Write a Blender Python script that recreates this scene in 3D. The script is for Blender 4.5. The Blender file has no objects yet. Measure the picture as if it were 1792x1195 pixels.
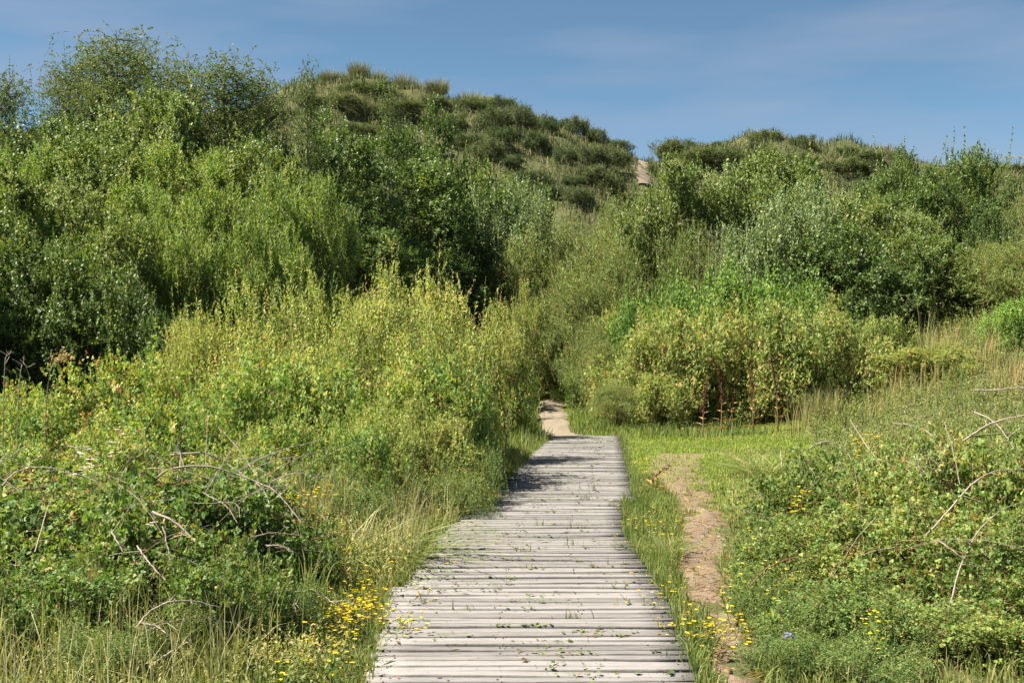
import bpy, math, numpy as np
from mathutils import Vector
# ------------------------------------------------------------------ camera, sky, sun, exposure
scene = bpy.context.scene
CAMZ, F = 1.7, 1991.0                      # eye height (m); focal length in pixels of a 1792-wide frame
cd = bpy.data.cameras.new('camera'); cam = bpy.data.objects.new('camera', cd); scene.collection.objects.link(cam)
cam.location = (0, 0, CAMZ); cam.rotation_euler = (math.radians(90), 0, 0)
cd.lens = 40; cd.sensor_width = 36; cd.clip_start = 0.05; cd.clip_end = 3000
scene.camera = cam
SUN_EL, SUN_AZ = math.radians(55), math.radians(262)      # azimuth clockwise from +Y
world = bpy.data.worlds.new("World"); scene.world = world; world.use_nodes = True
wn, wl = world.node_tree.nodes, world.node_tree.links
bg = wn['Background']; bg.inputs[1].default_value = 0.052
sky = wn.new('ShaderNodeTexSky'); sky.sky_type = 'NISHITA'; sky.sun_disc = False
sky.sun_elevation = SUN_EL; sky.sun_rotation = SUN_AZ
sky.air_density = 0.75; sky.dust_density = 0.0; sky.ozone_density = 4.5; sky.altitude = 1200
tc = wn.new('ShaderNodeTexCoord'); mp = wn.new('ShaderNodeMapping'); mp.inputs['Scale'].default_value = (1.6, 1.0, 9.0)
mp.inputs['Rotation'].default_value = (0, math.radians(7), 0)
nz = wn.new('ShaderNodeTexNoise'); nz.inputs['Scale'].default_value = 2.2; nz.inputs['Detail'].default_value = 4; nz.inputs['Roughness'].default_value = .45
rp = wn.new('ShaderNodeMapRange'); rp.inputs[1].default_value = .42; rp.inputs[2].default_value = .75; rp.inputs[3].default_value = 0; rp.inputs[4].default_value = .75
mx = wn.new('ShaderNodeMix'); mx.data_type = 'RGBA'; mx.inputs[7].default_value = (1.9, 2.25, 2.95, 1)
tintn = wn.new('ShaderNodeMix'); tintn.data_type = 'RGBA'; tintn.blend_type = 'MULTIPLY'; tintn.inputs[0].default_value = 1; tintn.inputs[7].default_value = (.75, .79, .66, 1)
wl.new(tc.outputs['Generated'], mp.inputs[0]); wl.new(mp.outputs[0], nz.inputs['Vector']); wl.new(nz.outputs[0], rp.inputs[0])
wl.new(rp.outputs[0], mx.inputs[0]); wl.new(sky.outputs[0], tintn.inputs[6]); wl.new(tintn.outputs[2], mx.inputs[6]); wl.new(mx.outputs[2], bg.inputs[0])
sl = bpy.data.lights.new('sun', 'SUN'); sl.energy = 5.0; sl.angle = math.radians(.5); sl.color = (1, .93, .80)
sun = bpy.data.objects.new('sun', sl); scene.collection.objects.link(sun)
sd = Vector((math.sin(SUN_AZ)*math.cos(SUN_EL), math.cos(SUN_AZ)*math.cos(SUN_EL), math.sin(SUN_EL)))
sun.rotation_euler = sd.to_track_quat('Z', 'Y').to_euler(); sun.location = sd*50
vs = scene.view_settings; vs.view_transform = 'Standard'; vs.look = 'None'; vs.exposure = 1.95; vs.gamma = 1
cy = scene.cycles; cy.max_bounces = 6; cy.diffuse_bounces = 3; cy.glossy_bounces = 2; cy.transmission_bounces = 3; cy.transparent_max_bounces = 4
cy.sample_clamp_indirect = 6
C = scene.collection

# ------------------------------------------------------------------ small maths
def rg(seed): return np.random.default_rng(abs(int(seed)))
def sstep(a, b, x):
    t = np.clip((np.asarray(x, float)-a)/(b-a), 0, 1); return t*t*(3-2*t)
def nrm(a): return a/np.maximum(np.linalg.norm(a, axis=-1, keepdims=True), 1e-9)
def px(u, v, d): return np.array([(u-896)/F*d, d, CAMZ+(597.5-v)/F*d])
def snoise(x, y, s, seed):
    r = rg(seed); z = 0
    for _ in range(6):
        a = r.uniform(0, 6.28); k = r.uniform(.6, 1.6)/s; z = z+np.sin((x*math.cos(a)+y*math.sin(a))*k*6.28+r.uniform(0, 6.28))
    return z/3.0
RU = np.array([-900, 0, 300, 480, 560, 640, 690, 740, 800, 860, 960, 1040, 1110, 1150, 1200, 1270, 1350, 1440, 1530, 1640, 1792, 2400], float)
RV = np.array([300, 270, 255, 222, 170, 156, 160, 174, 186, 194, 222, 256, 288, 288, 268, 256, 244, 256, 278, 300, 308, 340], float)
RX, RZ = (RU-896)/F*62, CAMZ+(597.5-RV)/F*62
def H(x, y):
    x = np.asarray(x, float); y = np.asarray(y, float)
    zr = np.interp(x, RX, RZ)
    t = np.clip((y-31)/31, 0, 1)
    prof = (.25*t+.75*t*t*(3-2*t))
    z = zr*prof*np.where(y > 62, 1-.75*sstep(62, 120, y), 1)
    z = z+sstep(33, 42, y)*(1-sstep(75, 120, y))*(.28*snoise(x, y, 5.5, 1)+.16*snoise(x, y, 2.2, 2))
    z = z+1.9*sstep(4.6, 11.5, x)*sstep(13, 24, y)*(1-sstep(31, 50, y))
    z = z+.35*sstep(20.5, 30, y)*(1-sstep(40, 60, y))+.05*snoise(x, y, 3.1, 3)*sstep(2.2, 3.5, np.abs(x-.4))
    z = z+.9*sstep(5, 12, -x)*sstep(14, 26, y)
    z = np.maximum(z, 2.7*sstep(26.3, 33, y)*sstep(2.2, 5, x)); z = np.maximum(z, 2.9*sstep(17.2, 23.5, y)*sstep(.6, 3.2, -x))
    return z
def hit(u, v):
    d = np.concatenate([np.linspace(3, 30, 1100), np.linspace(30.05, 130, 2000)])
    z = CAMZ+(597.5-v)/F*d; x = (u-896)/F*d
    k = np.nonzero(H(x, d) >= z)[0]
    return float(d[k[0]]) if len(k) else 62.0

# ------------------------------------------------------------------ mesh builders
class MB:
    """collects triangles/quads with one random value per leaf, blade or plank"""
    def __init__(s): s.v = []; s.f3 = []; s.f4 = []; s.t = []; s.n = 0
    def add(s, v, tris=None, quads=None, tint=None):
        v = np.asarray(v, np.float32).reshape(-1, 3); m = len(v)
        if tris is not None and len(tris): s.f3.append(np.asarray(tris, np.int32).reshape(-1, 3)+s.n)
        if quads is not None and len(quads): s.f4.append(np.asarray(quads, np.int32).reshape(-1, 4)+s.n)
        s.t.append(np.full(m, .5, np.float32) if tint is None else np.broadcast_to(np.asarray(tint, np.float32), (m,)))
        s.v.append(v); s.n += m
    def verts(s): return np.concatenate(s.v)
    def mesh(s, name, mat=None, smooth=False):
        me = bpy.data.meshes.new(name); v = s.verts()
        f3 = np.concatenate(s.f3) if s.f3 else np.zeros((0, 3), np.int32); f4 = np.concatenate(s.f4) if s.f4 else np.zeros((0, 4), np.int32)
        me.vertices.add(len(v)); me.vertices.foreach_set('co', v.ravel())
        nl = f3.size+f4.size; me.loops.add(nl)
        me.loops.foreach_set('vertex_index', np.concatenate([f3.ravel(), f4.ravel()]).astype(np.int32))
        me.polygons.add(len(f3)+len(f4))
        ls = np.concatenate([np.arange(len(f3))*3, f3.size+np.arange(len(f4))*4]).astype(np.int32)
        me.polygons.foreach_set('loop_start', ls)
        if smooth: me.polygons.foreach_set('use_smooth', np.ones(len(ls), bool))
        me.update(calc_edges=True)
        at = me.attributes.new('tint', 'FLOAT', 'POINT'); at.data.foreach_set('value', np.concatenate(s.t).astype(np.float32))
        if mat: me.materials.append(mat)
        return me
T_LANCE = (np.array([(0, 0, 0), (.42, .5, .05), (.42, -.5, .05), (1, 0, -.10)]), [(0, 3, 1), (0, 2, 3)])
T_OVATE = (np.array([(0, 0, 0), (.30, .48, .05), (.68, .36, .02), (1, 0, -.12), (.68, -.36, .02), (.30, -.48, .05), (.5, 0, -.04)]),
           [(0, 6, 1), (1, 6, 2), (2, 6, 3), (0, 5, 6), (5, 4, 6), (4, 3, 6)])
def leaves(mb, P, D, N, L, Wd, tint, tmpl):
    D = nrm(D); N = nrm(N-(N*D).sum(-1, keepdims=True)*D); S = np.cross(N, D); V, T = tmpl; n, k = len(P), len(V)
    L = np.broadcast_to(L, (n,))[:, None, None]; Wd = np.broadcast_to(Wd, (n,))[:, None, None]
    v = P[:, None]+V[None, :, 0:1]*L*D[:, None]+V[None, :, 1:2]*Wd*S[:, None]+V[None, :, 2:3]*L*N[:, None]
    f = np.asarray(T)[None]+(np.arange(n)*k)[:, None, None]
    mb.add(v, tris=f, tint=np.repeat(np.broadcast_to(tint, (n,)), k))
def tubes(mb, paths, rad, sides=4, tint=.5):
    paths = np.asarray(paths, float); n, k, _ = paths.shape; rad = np.broadcast_to(rad, (n, k))
    t = nrm(np.gradient(paths, axis=1)); ref = np.where(np.abs(t[..., 2:3]) > .9, [[[1., 0, 0]]], [[[0, 0, 1.]]])
    a = nrm(np.cross(t, ref)); b = np.cross(t, a); an = np.arange(sides)*2*math.pi/sides
    v = paths[:, :, None]+rad[:, :, None, None]*(np.cos(an)[None, None, :, None]*a[:, :, None]+np.sin(an)[None, None, :, None]*b[:, :, None])
    i, j, s = np.meshgrid(np.arange(n), np.arange(k-1), np.arange(sides), indexing='ij'); s2 = (s+1) % sides
    b0 = (i*k+j)*sides
    q = np.stack([b0+s, b0+s2, b0+sides+s2, b0+sides+s], -1)
    mb.add(v, quads=q, tint=np.repeat(np.broadcast_to(tint, (n,)), k*sides))
def curve(P, n=14):
    """smooth path through a few points"""
    P = np.asarray(P, float); k = len(P)
    if k == 2: return P[0]+(P[1]-P[0])*np.linspace(0, 1, n)[:, None]
    Q = np.concatenate([[2*P[0]-P[1]], P, [2*P[-1]-P[-2]]]); out = []
    for s in np.linspace(0, k-1-1e-6, n):
        i = int(s); f = s-i; a, b, c, d = Q[i:i+4]
        out.append(.5*(2*b+(c-a)*f+(2*a-5*b+4*c-d)*f*f+(3*b-a-3*c+d)*f**3))
    return np.array(out)
def rdir(r, n, zmin=-1):
    z = r.uniform(zmin, 1, n); a = r.uniform(0, 2*math.pi, n); q = np.sqrt(1-z*z); return np.stack([q*np.cos(a), q*np.sin(a), z], -1)
def shoot_leaves(mb, st, r, tips, dirs, Ls, M, leafL, leafW, ang, droop, tmpl, compound=False, twig=.003, upn=.6, t0=.12, tip_tint=.25, tw_seg=4):
    n = len(tips); dirs = nrm(dirs); Ls = np.broadcast_to(Ls, (n,))
    base = tips-dirs*Ls[:, None]; bend = r.normal(0, .10, (n, 3)); bend[:, 2] -= droop
    def pos(t): return base[:, None]+dirs[:, None]*(Ls[:, None]*t)[..., None]+bend[:, None]*(Ls[:, None]*t*t)[..., None]
    def tan(t): return nrm(dirs[:, None]+2*bend[:, None]*t[..., None])
    t = np.clip(np.linspace(t0, 1, M)[None]+r.normal(0, .02, (n, M)), 0, 1)
    P, T = pos(t), tan(t)
    ref = np.where(np.abs(T[..., 2:3]) > .85, [[[1., 0, 0]]], [[[0, 0, 1.]]]); A = nrm(np.cross(T, ref)); B = np.cross(T, A)
    ph = np.arange(M)[None]*2.4+r.uniform(0, 6.28, (n, 1))+r.normal(0, .4, (n, M))
    R = np.cos(ph)[..., None]*A+np.sin(ph)[..., None]*B
    an = np.radians(ang)*(1-.45*t)+r.normal(0, .22, (n, M)); ca, sa = np.cos(an)[..., None], np.sin(an)[..., None]
    D = T*ca+R*sa; D[..., 2] -= .12
    N = T*sa-R*ca; N = N*.8+r.normal(0, .35, N.shape); N[..., 2] += upn
    size = (1-.45*np.clip((t-.75)/.25, 0, 1))*r.uniform(.65, 1.2, (n, M))
    tint = np.clip(.42+.16*r.normal(size=(n, 1))+.13*r.normal(size=(n, M))+tip_tint*(t-.6), 0, 1)
    tint = np.where(r.random((n, M)) < .018, r.uniform(.8, 1, (n, M)), tint)
    f = lambda q: q.reshape(-1, *q.shape[2:])
    P, D, N, size, tint = map(f, (P, D, N, size, tint))
    if compound:
        D = nrm(D); N = nrm(N-(N*D).sum(-1, keepdims=True)*D); S = np.cross(N, D); k = len(P)
        pe = P+D*leafL*.9*size[:, None]
        P = np.concatenate([pe, pe-D*.01, pe-D*.01]); D2 = np.concatenate([D, D*.35+S, D*.35-S]); D2[:, 2] -= r.uniform(0, .4, len(D2))
        N = np.concatenate([N]*3)+r.normal(0, .25, (3*k, 3)); size = np.concatenate([size, size*.85, size*.85]); tint = np.concatenate([tint]*3); D = D2
    leaves(mb, P, D, N, leafL*size, leafW*size, tint, tmpl)
    if st is not None and twig:
        tt = np.broadcast_to(np.linspace(0, 1, tw_seg)[None], (n, tw_seg)); tubes(st, pos(tt), twig*np.linspace(1, .35, tw_seg)[None], 3, r.uniform(0, 1, n))
def auto_lobes(r, W, Hh, k, skirt=.8):
    out = []
    for i in range(k):
        a = i*2.4+r.uniform(-.5, .5); rad = W*.5*math.sqrt((i+.3)/k)*.62; rx = W*r.uniform(.2, .29)
        rx *= 1.05; hz = min(Hh*r.uniform(.30, .42), rx*r.uniform(.85, 1.15)); cz = Hh*(1-.38*(rad/(W*.5))**2)*r.uniform(.84, 1)-hz
        cx, cy_ = rad*math.cos(a), rad*math.sin(a); out.append((cx, cy_, max(cz, hz*.7), rx, rx, hz)); q = (skirt-.8)*.6
        while cz > hz*1.2:
            cz -= hz*r.uniform(1.1, 1.4); g = 1+q+r.uniform(-.1, .25); cx, cy_ = cx*g+r.normal(0, .06*W), cy_*g+r.normal(0, .06*W); m_ = math.hypot(cx, cy_)/(W*.36); m_ = max(m_, 1)
            cx, cy_ = cx/m_, cy_/m_; out.append((cx, cy_, max(cz, hz*.6), rx*r.uniform(.85, 1.1), rx*r.uniform(.85, 1.1), hz))
    return np.array(out)
PROTO = {}
def bush(name, seed, W, Hh, k, nclump, per, sig, Ls, M, leafL, leafW, ang, droop, tmpl, lm, sm, wo=.6, wu=.6, wr=.35, zmin=-.45, compound=False, twig=.003, tip=.25, inner=.35, upn=.45, extra=None, sub=5, skirt=.8):
    r = rg(seed); fo, st = MB(), MB(); lob = auto_lobes(r, W, Hh, k, skirt)
    ar = lob[:, 3]*lob[:, 5]; ns = len(lob)*sub; ls = r.choice(len(lob), ns, p=ar/ar.sum())     # smaller heads sit on the big lobes, gaps stay between them
    sdv = rdir(r, ns, zmin); sc_ = lob[ls, :3]+sdv*lob[ls, 3:]*r.uniform(.68, .95, (ns, 1)); srr = lob[ls, 3:]*r.uniform(.28, .46, (ns, 1))
    li = r.choice(ns, nclump, p=srr[:, 0]/srr[:, 0].sum()); dv = nrm(rdir(r, nclump, -.35)+sdv[li]*.7)
    c = sc_[li]+dv*srr[li]*r.uniform(.8, 1.1, (nclump, 1))
    dd = (c[:, None]-lob[None, :, :3])/lob[None, :, 3:]; keep = ((dd**2).sum(-1) < .4).sum(1) == 0; c, dv = c[keep], dv[keep]
    n = len(c)*per
    tips = np.repeat(c, per, 0)+r.normal(0, sig, (n, 3)); out = np.repeat(dv, per, 0)
    ni = int(n*inner); il = r.choice(len(lob), ni); idv = rdir(r, ni, -.6)
    tips = np.concatenate([tips, lob[il, :3]+idv*lob[il, 3:]*r.uniform(.35, .8, (ni, 1))]); out = np.concatenate([out, idv]); n = len(tips)
    dirs = out*wo+np.array([0, 0, wu])+r.normal(0, wr, (n, 3))
    ok = tips[:, 2] > .06; tips, dirs = tips[ok], dirs[ok]; n = len(tips)
    shoot_leaves(fo, st, r, tips, dirs, r.uniform(.7, 1.3, n)*Ls, M, leafL, leafW, ang, droop, tmpl, compound, twig, upn, tip_tint=tip)
    if extra: extra(fo, st, r, lob)
    ps = []
    for i in range(len(lob)):
        for q in range(3):
            e = lob[i, :3]+rdir(r, 1)[0]*lob[i, 3:]*.8; b = np.array([*(r.normal(0, W*.06, 2)), -.05])
            ps.append(curve([b, b*.5+e*.5+r.normal(0, W*.04, 3)-[0, 0, .1*e[2]], e], 7))
    rr = np.linspace(1, .3, 7)[None]*max(.006, Hh*.006); tubes(st, np.array(ps), rr, 5, r.uniform(0, 1, len(ps)))
    v = fo.verts(); PROTO[name] = (fo.mesh(name+'_foliage', lm), st.mesh(name+'_stems', sm, True), 2*np.percentile(np.abs(v[:, :2]), 97), np.percentile(v[:, 2], 99.3))
def tree(name, seed, W, Hh, nl, per, sig, Ls, M, leafL, leafW, lm, sm, low=.3, droop=.25, tmpl=T_LANCE, up=.8):
    r = rg(seed); fo, st = MB(), MB()
    top = np.array([r.normal(0, .12), r.normal(0, .12), Hh*.97]); mid = np.array([r.normal(0, .2), r.normal(0, .2), Hh*.5])
    tr = curve([(0, 0, -.1), mid, top], 12); tubes(st, tr[None], np.linspace(Hh*.011, .006, 12)[None], 7, .2)
    ps, C_, dv = [], [], []
    for i in range(nl):
        f = low+(1-low)*((i+r.uniform(0, 1))/nl); j = f*11; p = tr[int(j)]+(tr[min(int(j)+1, 11)]-tr[int(j)])*(j-int(j))
        a = i*2.4+r.uniform(-.5, .5); ln = W*.5*(1.15-.75*max(0, (f-.45)/.55))*r.uniform(.65, 1.1)
        d = np.array([math.cos(a), math.sin(a), up*r.uniform(.5, 1.3)]); e = p+d*ln*np.array([1, 1, .75])
        e[2] = min(e[2], Hh*r.uniform(.9, 1.0)); path = curve([p, p*.5+e*.5+[0, 0, -.04*ln], e], 7); ps.append(path)
        for q in (.4, .6, .8, 1.0):
            for _ in range(2):
                C_.append(path[int(q*6)]+r.normal(0, sig, 3)); dv.append(d)
    tubes(st, np.array(ps), np.linspace(Hh*.0042, .003, 7)[None], 4, .3)
    C_ = np.array(C_); dv = np.array(dv); n = len(C_)*per
    tips = np.repeat(C_, per, 0)+r.normal(0, sig, (n, 3)); dirs = np.repeat(nrm(dv), per, 0)*.7+[0, 0, .25]+r.normal(0, .5, (n, 3))
    shoot_leaves(fo, st, r, tips, dirs, r.uniform(.6, 1.3, n)*Ls, M, leafL, leafW, 60, droop, tmpl, False, .0035, .3)
    v = fo.verts(); PROTO[name] = (fo.mesh(name+'_crown', lm), st.mesh(name+'_trunk', sm, True), 2*np.percentile(np.abs(v[:, :2]), 97), np.percentile(v[:, 2], 99.5))

# ------------------------------------------------------------------ materials
def mat(name):
    m = bpy.data.materials.new(name); m.use_nodes = True; return m, m.node_tree.nodes, m.node_tree.links, m.node_tree.nodes['Principled BSDF']
def ramp(n, cols):
    r = n.new('ShaderNodeValToRGB'); e = r.color_ramp.elements
    for i, c in enumerate(cols):
        p = c[0]; el = e[i] if i < 2 else e.new(p); el.position = p; el.color = (*c[1], 1)
    return r
def leaf_mat(name, cols, trans=.3, rough=.42, spec=.45, obj_var=.12, gain=(1.95, 1.5, 1.8)):
    cols = [(p, tuple(min(.8, c*g) for c, g in zip(cc, gain))) for p, cc in cols]; rough = rough+.14; spec = spec*.5
    m, n, l, b = mat(name)
    at = n.new('ShaderNodeAttribute'); at.attribute_name = 'tint'
    oi = n.new('ShaderNodeObjectInfo'); mr = n.new('ShaderNodeMath'); mr.operation = 'MULTIPLY_ADD'; mr.inputs[1].default_value = obj_var*2; mr.inputs[2].default_value = -obj_var
    tcn = n.new('ShaderNodeTexCoord'); no = n.new('ShaderNodeTexNoise'); no.inputs['Scale'].default_value = 1.3; no.inputs['Detail'].default_value = 2
    n2 = n.new('ShaderNodeMath'); n2.operation = 'MULTIPLY_ADD'; n2.inputs[1].default_value = .5; n2.inputs[2].default_value = -.25
    a1 = n.new('ShaderNodeMath'); a2 = n.new('ShaderNodeMath'); r = ramp(n, cols)
    l.new(oi.outputs['Random'], mr.inputs[0]); l.new(tcn.outputs['Object'], no.inputs['Vector']); l.new(no.outputs[0], n2.inputs[0])
    l.new(at.outputs['Fac'], a1.inputs[0]); l.new(mr.outputs[0], a1.inputs[1]); l.new(a1.outputs[0], a2.inputs[0]); l.new(n2.outputs[0], a2.inputs[1]); l.new(a2.outputs[0], r.inputs[0])
    l.new(r.outputs[0], b.inputs['Base Color']); b.inputs['Roughness'].default_value = rough; b.inputs['Specular IOR Level'].default_value = spec
    tr = n.new('ShaderNodeBsdfTranslucent'); mu = n.new('ShaderNodeMix'); mu.data_type = 'RGBA'; mu.blend_type = 'MULTIPLY'; mu.inputs[0].default_value = 1; mu.inputs[7].default_value = (1.5, 1.55, .6, 1)
    l.new(r.outputs[0], mu.inputs[6]); l.new(mu.outputs[2], tr.inputs[0])
    ms = n.new('ShaderNodeMixShader'); ms.inputs[0].default_value = trans; l.new(b.outputs[0], ms.inputs[1]); l.new(tr.outputs[0], ms.inputs[2]); l.new(ms.outputs[0], n['Material Output'].inputs[0])
    return m
def bark_mat(name, c1, c2, sc=14):
    m, n, l, b = mat(name); tcn = n.new('ShaderNodeTexCoord'); no = n.new('ShaderNodeTexNoise'); no.inputs['Scale'].default_value = sc; no.inputs['Detail'].default_value = 4
    at = n.new('ShaderNodeAttribute'); at.attribute_name = 'tint'; ad = n.new('ShaderNodeMath'); ad.operation = 'MULTIPLY_ADD'; ad.inputs[1].default_value = .5
    r = ramp(n, [(.35, c1), (.95, c2)]); l.new(tcn.outputs['Object'], no.inputs['Vector']); l.new(at.outputs['Fac'], ad.inputs[0]); l.new(no.outputs[0], ad.inputs[2]); l.new(ad.outputs[0], r.inputs[0])
    l.new(r.outputs[0], b.inputs['Base Color']); b.inputs['Roughness'].default_value = .85
    return m
def ground_mat(name, cols, scale=.6, fine=30, bump=.4):
    m, n, l, b = mat(name); tcn = n.new('ShaderNodeTexCoord')
    no = n.new('ShaderNodeTexNoise'); no.inputs['Scale'].default_value = scale; no.inputs['Detail'].default_value = 6; no.inputs['Roughness'].default_value = .65
    n2 = n.new('ShaderNodeTexNoise'); n2.inputs['Scale'].default_value = fine; n2.inputs['Detail'].default_value = 5
    ad = n.new('ShaderNodeMath'); ad.operation = 'MULTIPLY_ADD'; ad.inputs[1].default_value = .55; mu = n.new('ShaderNodeMath'); mu.operation = 'MULTIPLY'; mu.inputs[1].default_value = .5
    r = ramp(n, cols); l.new(tcn.outputs['Object'], no.inputs['Vector']); l.new(tcn.outputs['Object'], n2.inputs['Vector']); l.new(n2.outputs[0], mu.inputs[0])
    l.new(no.outputs[0], ad.inputs[0]); l.new(mu.outputs[0], ad.inputs[2]); l.new(ad.outputs[0], r.inputs[0]); l.new(r.outputs[0], b.inputs['Base Color'])
    b.inputs['Roughness'].default_value = .95; b.inputs['Specular IOR Level'].default_value = .15
    bp = n.new('ShaderNodeBump'); bp.inputs['Strength'].default_value = bump; bp.inputs['Distance'].default_value = .03; l.new(n2.outputs[0], bp.inputs['Height']); l.new(bp.outputs[0], b.inputs['Normal'])
    return m
M_WIL = leaf_mat('willow_leaf', [(0, (.042, .085, .016)), (.45, (.085, .150, .030)), (.8, (.135, .205, .045)), (1, (.20, .23, .07))], .3, gain=(1.75, 1.44, 1.85))
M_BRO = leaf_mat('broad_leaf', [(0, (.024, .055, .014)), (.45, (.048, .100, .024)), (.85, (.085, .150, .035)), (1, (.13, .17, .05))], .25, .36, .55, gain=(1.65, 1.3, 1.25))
M_BIR = leaf_mat('birch_leaf', [(0, (.030, .062, .014)), (.5, (.060, .105, .022)), (.85, (.10, .145, .03)), (1, (.15, .14, .04))], .3, gain=(1.6, 1.3, 1.5))
M_MID = leaf_mat('mid_leaf', [(0, (.035, .075, .016)), (.45, (.075, .125, .028)), (.85, (.12, .175, .045)), (1, (.17, .19, .06))], .28, .4, .5, gain=(1.75, 1.44, 1.85))
M_SIL = leaf_mat('silver_leaf', [(0, (.06, .10, .035)), (.5, (.105, .155, .055)), (.85, (.16, .20, .075)), (1, (.22, .20, .06))], .25, .4, .55, gain=(1.7, 1.55, 1.9))
M_BRA = leaf_mat('bramble_leaf', [(0, (.03, .085, .012)), (.4, (.075, .150, .024)), (.72, (.150, .200, .035)), (.9, (.20, .20, .045)), (1, (.14, .085, .035))], .32, .45, gain=(2.2, 1.74, 2.5))
M_BRB = leaf_mat('yellowing_bramble_leaf', [(0, (.04, .075, .014)), (.35, (.095, .130, .026)), (.65, (.165, .175, .04)), (.82, (.21, .17, .045)), (1, (.15, .075, .035))], .3, .45, gain=(1.95, 1.92, 2.4))
M_BRY = leaf_mat('yellow_green_bramble_leaf', [(0, (.03, .075, .014)), (.4, (.075, .135, .026)), (.7, (.125, .180, .036)), (.9, (.18, .19, .045)), (1, (.17, .095, .035))], .3, .42, gain=(1.78, 1.5, 1.8))  # yellower leaf colour for the bramble heap by the sandy path
M_BRF = leaf_mat('bramble_leaf_dark', [(0, (.025, .075, .014)), (.45, (.058, .135, .026)), (.78, (.11, .180, .038)), (.92, (.16, .18, .04)), (1, (.15, .09, .035))], .3, .42, gain=(2.0, 1.4, 1.8))
M_THI = leaf_mat('thicket_leaf', [(0, (.06, .10, .02)), (.4, (.125, .175, .034)), (.75, (.195, .225, .05)), (1, (.24, .19, .06))], .32, .45, gain=(2.05, 1.78, 2.6))
M_WEE = leaf_mat('weed_leaf', [(0, (.045, .085, .02)), (.5, (.085, .125, .035)), (.85, (.14, .165, .05)), (1, (.19, .17, .07))], .3)
M_NET = leaf_mat('herb_leaf', [(0, (.035, .10, .014)), (.5, (.080, .175, .026)), (1, (.15, .23, .045))], .33, .45, gain=(1.85, 1.45, 2.0))
M_OLI = leaf_mat('olive_leaf', [(0, (.06, .085, .02)), (.5, (.12, .15, .035)), (.85, (.18, .19, .05)), (1, (.22, .13, .045))], .3, gain=(1.35, 1.5, 1.9))
M_DUS = leaf_mat('dune_scrub_leaf', [(0, (.03, .055, .018)), (.5, (.062, .085, .03)), (.85, (.11, .12, .045)), (1, (.15, .11, .06))], .2, .5, gain=(1.3, 1.3, 1.4))
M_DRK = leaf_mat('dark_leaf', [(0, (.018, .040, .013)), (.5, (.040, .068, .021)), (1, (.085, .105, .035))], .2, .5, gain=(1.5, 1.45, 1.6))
M_GRS = leaf_mat('grass_blade', [(0, (.05, .11, .018)), (.5, (.10, .175, .03)), (.8, (.17, .215, .05)), (1, (.30, .26, .10))], .3, .5, .3, .02, gain=(1.35, 1.0, 1.6))
M_LWN = leaf_mat('lawn_blade', [(0, (.08, .15, .02)), (.5, (.125, .205, .032)), (.85, (.19, .23, .05)), (1, (.28, .25, .09))], .3, .5, .3, .02, gain=(1.45, 1.3, 1.2))
M_STR = leaf_mat('straw_blade', [(0, (.12, .13, .035)), (.4, (.24, .21, .075)), (1, (.40, .33, .16))], .25, .55, .3, .03, gain=(1.0, 1.1, 1.35))
M_MAR = leaf_mat('marram_blade', [(0, (.07, .085, .03)), (.5, (.13, .13, .055)), (1, (.24, .19, .10))], .2, .6, .2, .06, gain=(1.0, 1.05, 1.1))
M_DUN = leaf_mat('dune_blade', [(0, (.035, .055, .02)), (.4, (.07, .085, .033)), (.75, (.125, .12, .058)), (1, (.19, .15, .09))], .15, .6, .2, .02, gain=(1.3, 1.28, 1.3))
M_YEL = leaf_mat('yellow_petal', [(0, (.50, .36, .008)), (.6, (.60, .49, .01)), (1, (.62, .54, .03))], .25, .5, .3, .0, gain=(1, 1, 1))
M_ORA = leaf_mat('orange_petal', [(0, (.40, .19, .008)), (.4, (.52, .36, .01)), (1, (.58, .50, .02))], .25, .5, .3, .0, gain=(1, 1, 1))
M_PNK = leaf_mat('pale_pink_petal', [(0, (.45, .33, .38)), (1, (.62, .54, .57))], .25, .5, .3, .0, gain=(1, 1, 1))
M_PUR = leaf_mat('purple_floret', [(0, (.10, .08, .20)), (1, (.22, .18, .38))], .2, .6, .3, .0, gain=(1, 1, 1))
M_DOC = leaf_mat('dock_seed', [(0, (.06, .021, .014)), (.6, (.095, .042, .027)), (1, (.15, .08, .05))], .15, .7, .2, .05, gain=(1, 1, 1))
M_DRY = leaf_mat('dry_leaf', [(0, (.12, .07, .03)), (.6, (.26, .17, .07)), (1, (.42, .33, .18))], .2, .6, .2, .0, gain=(1, 1, 1))
M_TWG = bark_mat('brown_twig', (.055, .035, .02), (.17, .12, .075))
M_RED = bark_mat('reddish_twig', (.09, .035, .02), (.22, .11, .06))
M_CAN = bark_mat('grey_dead_cane', (.11, .085, .062), (.28, .23, .185), 30)
M_BRK = bark_mat('grey_bark', (.05, .04, .032), (.17, .145, .12), 8)
M_STM = bark_mat('green_stem', (.06, .085, .025), (.15, .16, .06))
M_GND = ground_mat('meadow_soil', [(.28, (.035, .036, .016)), (.45, (.05, .056, .02)), (.6, (.07, .07, .028)), (.75, (.105, .085, .048))], .8, 40)
M_SND = ground_mat('sandy_soil', [(.25, (.062, .045, .031)), (.5, (.13, .095, .065)), (.75, (.185, .143, .102))], 2.5, 60, .6)
M_PAL = ground_mat('pale_dune_sand', [(.25, (.10, .082, .056)), (.5, (.15, .125, .09)), (.75, (.19, .16, .12))], 2.5, 30, .4)
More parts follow.
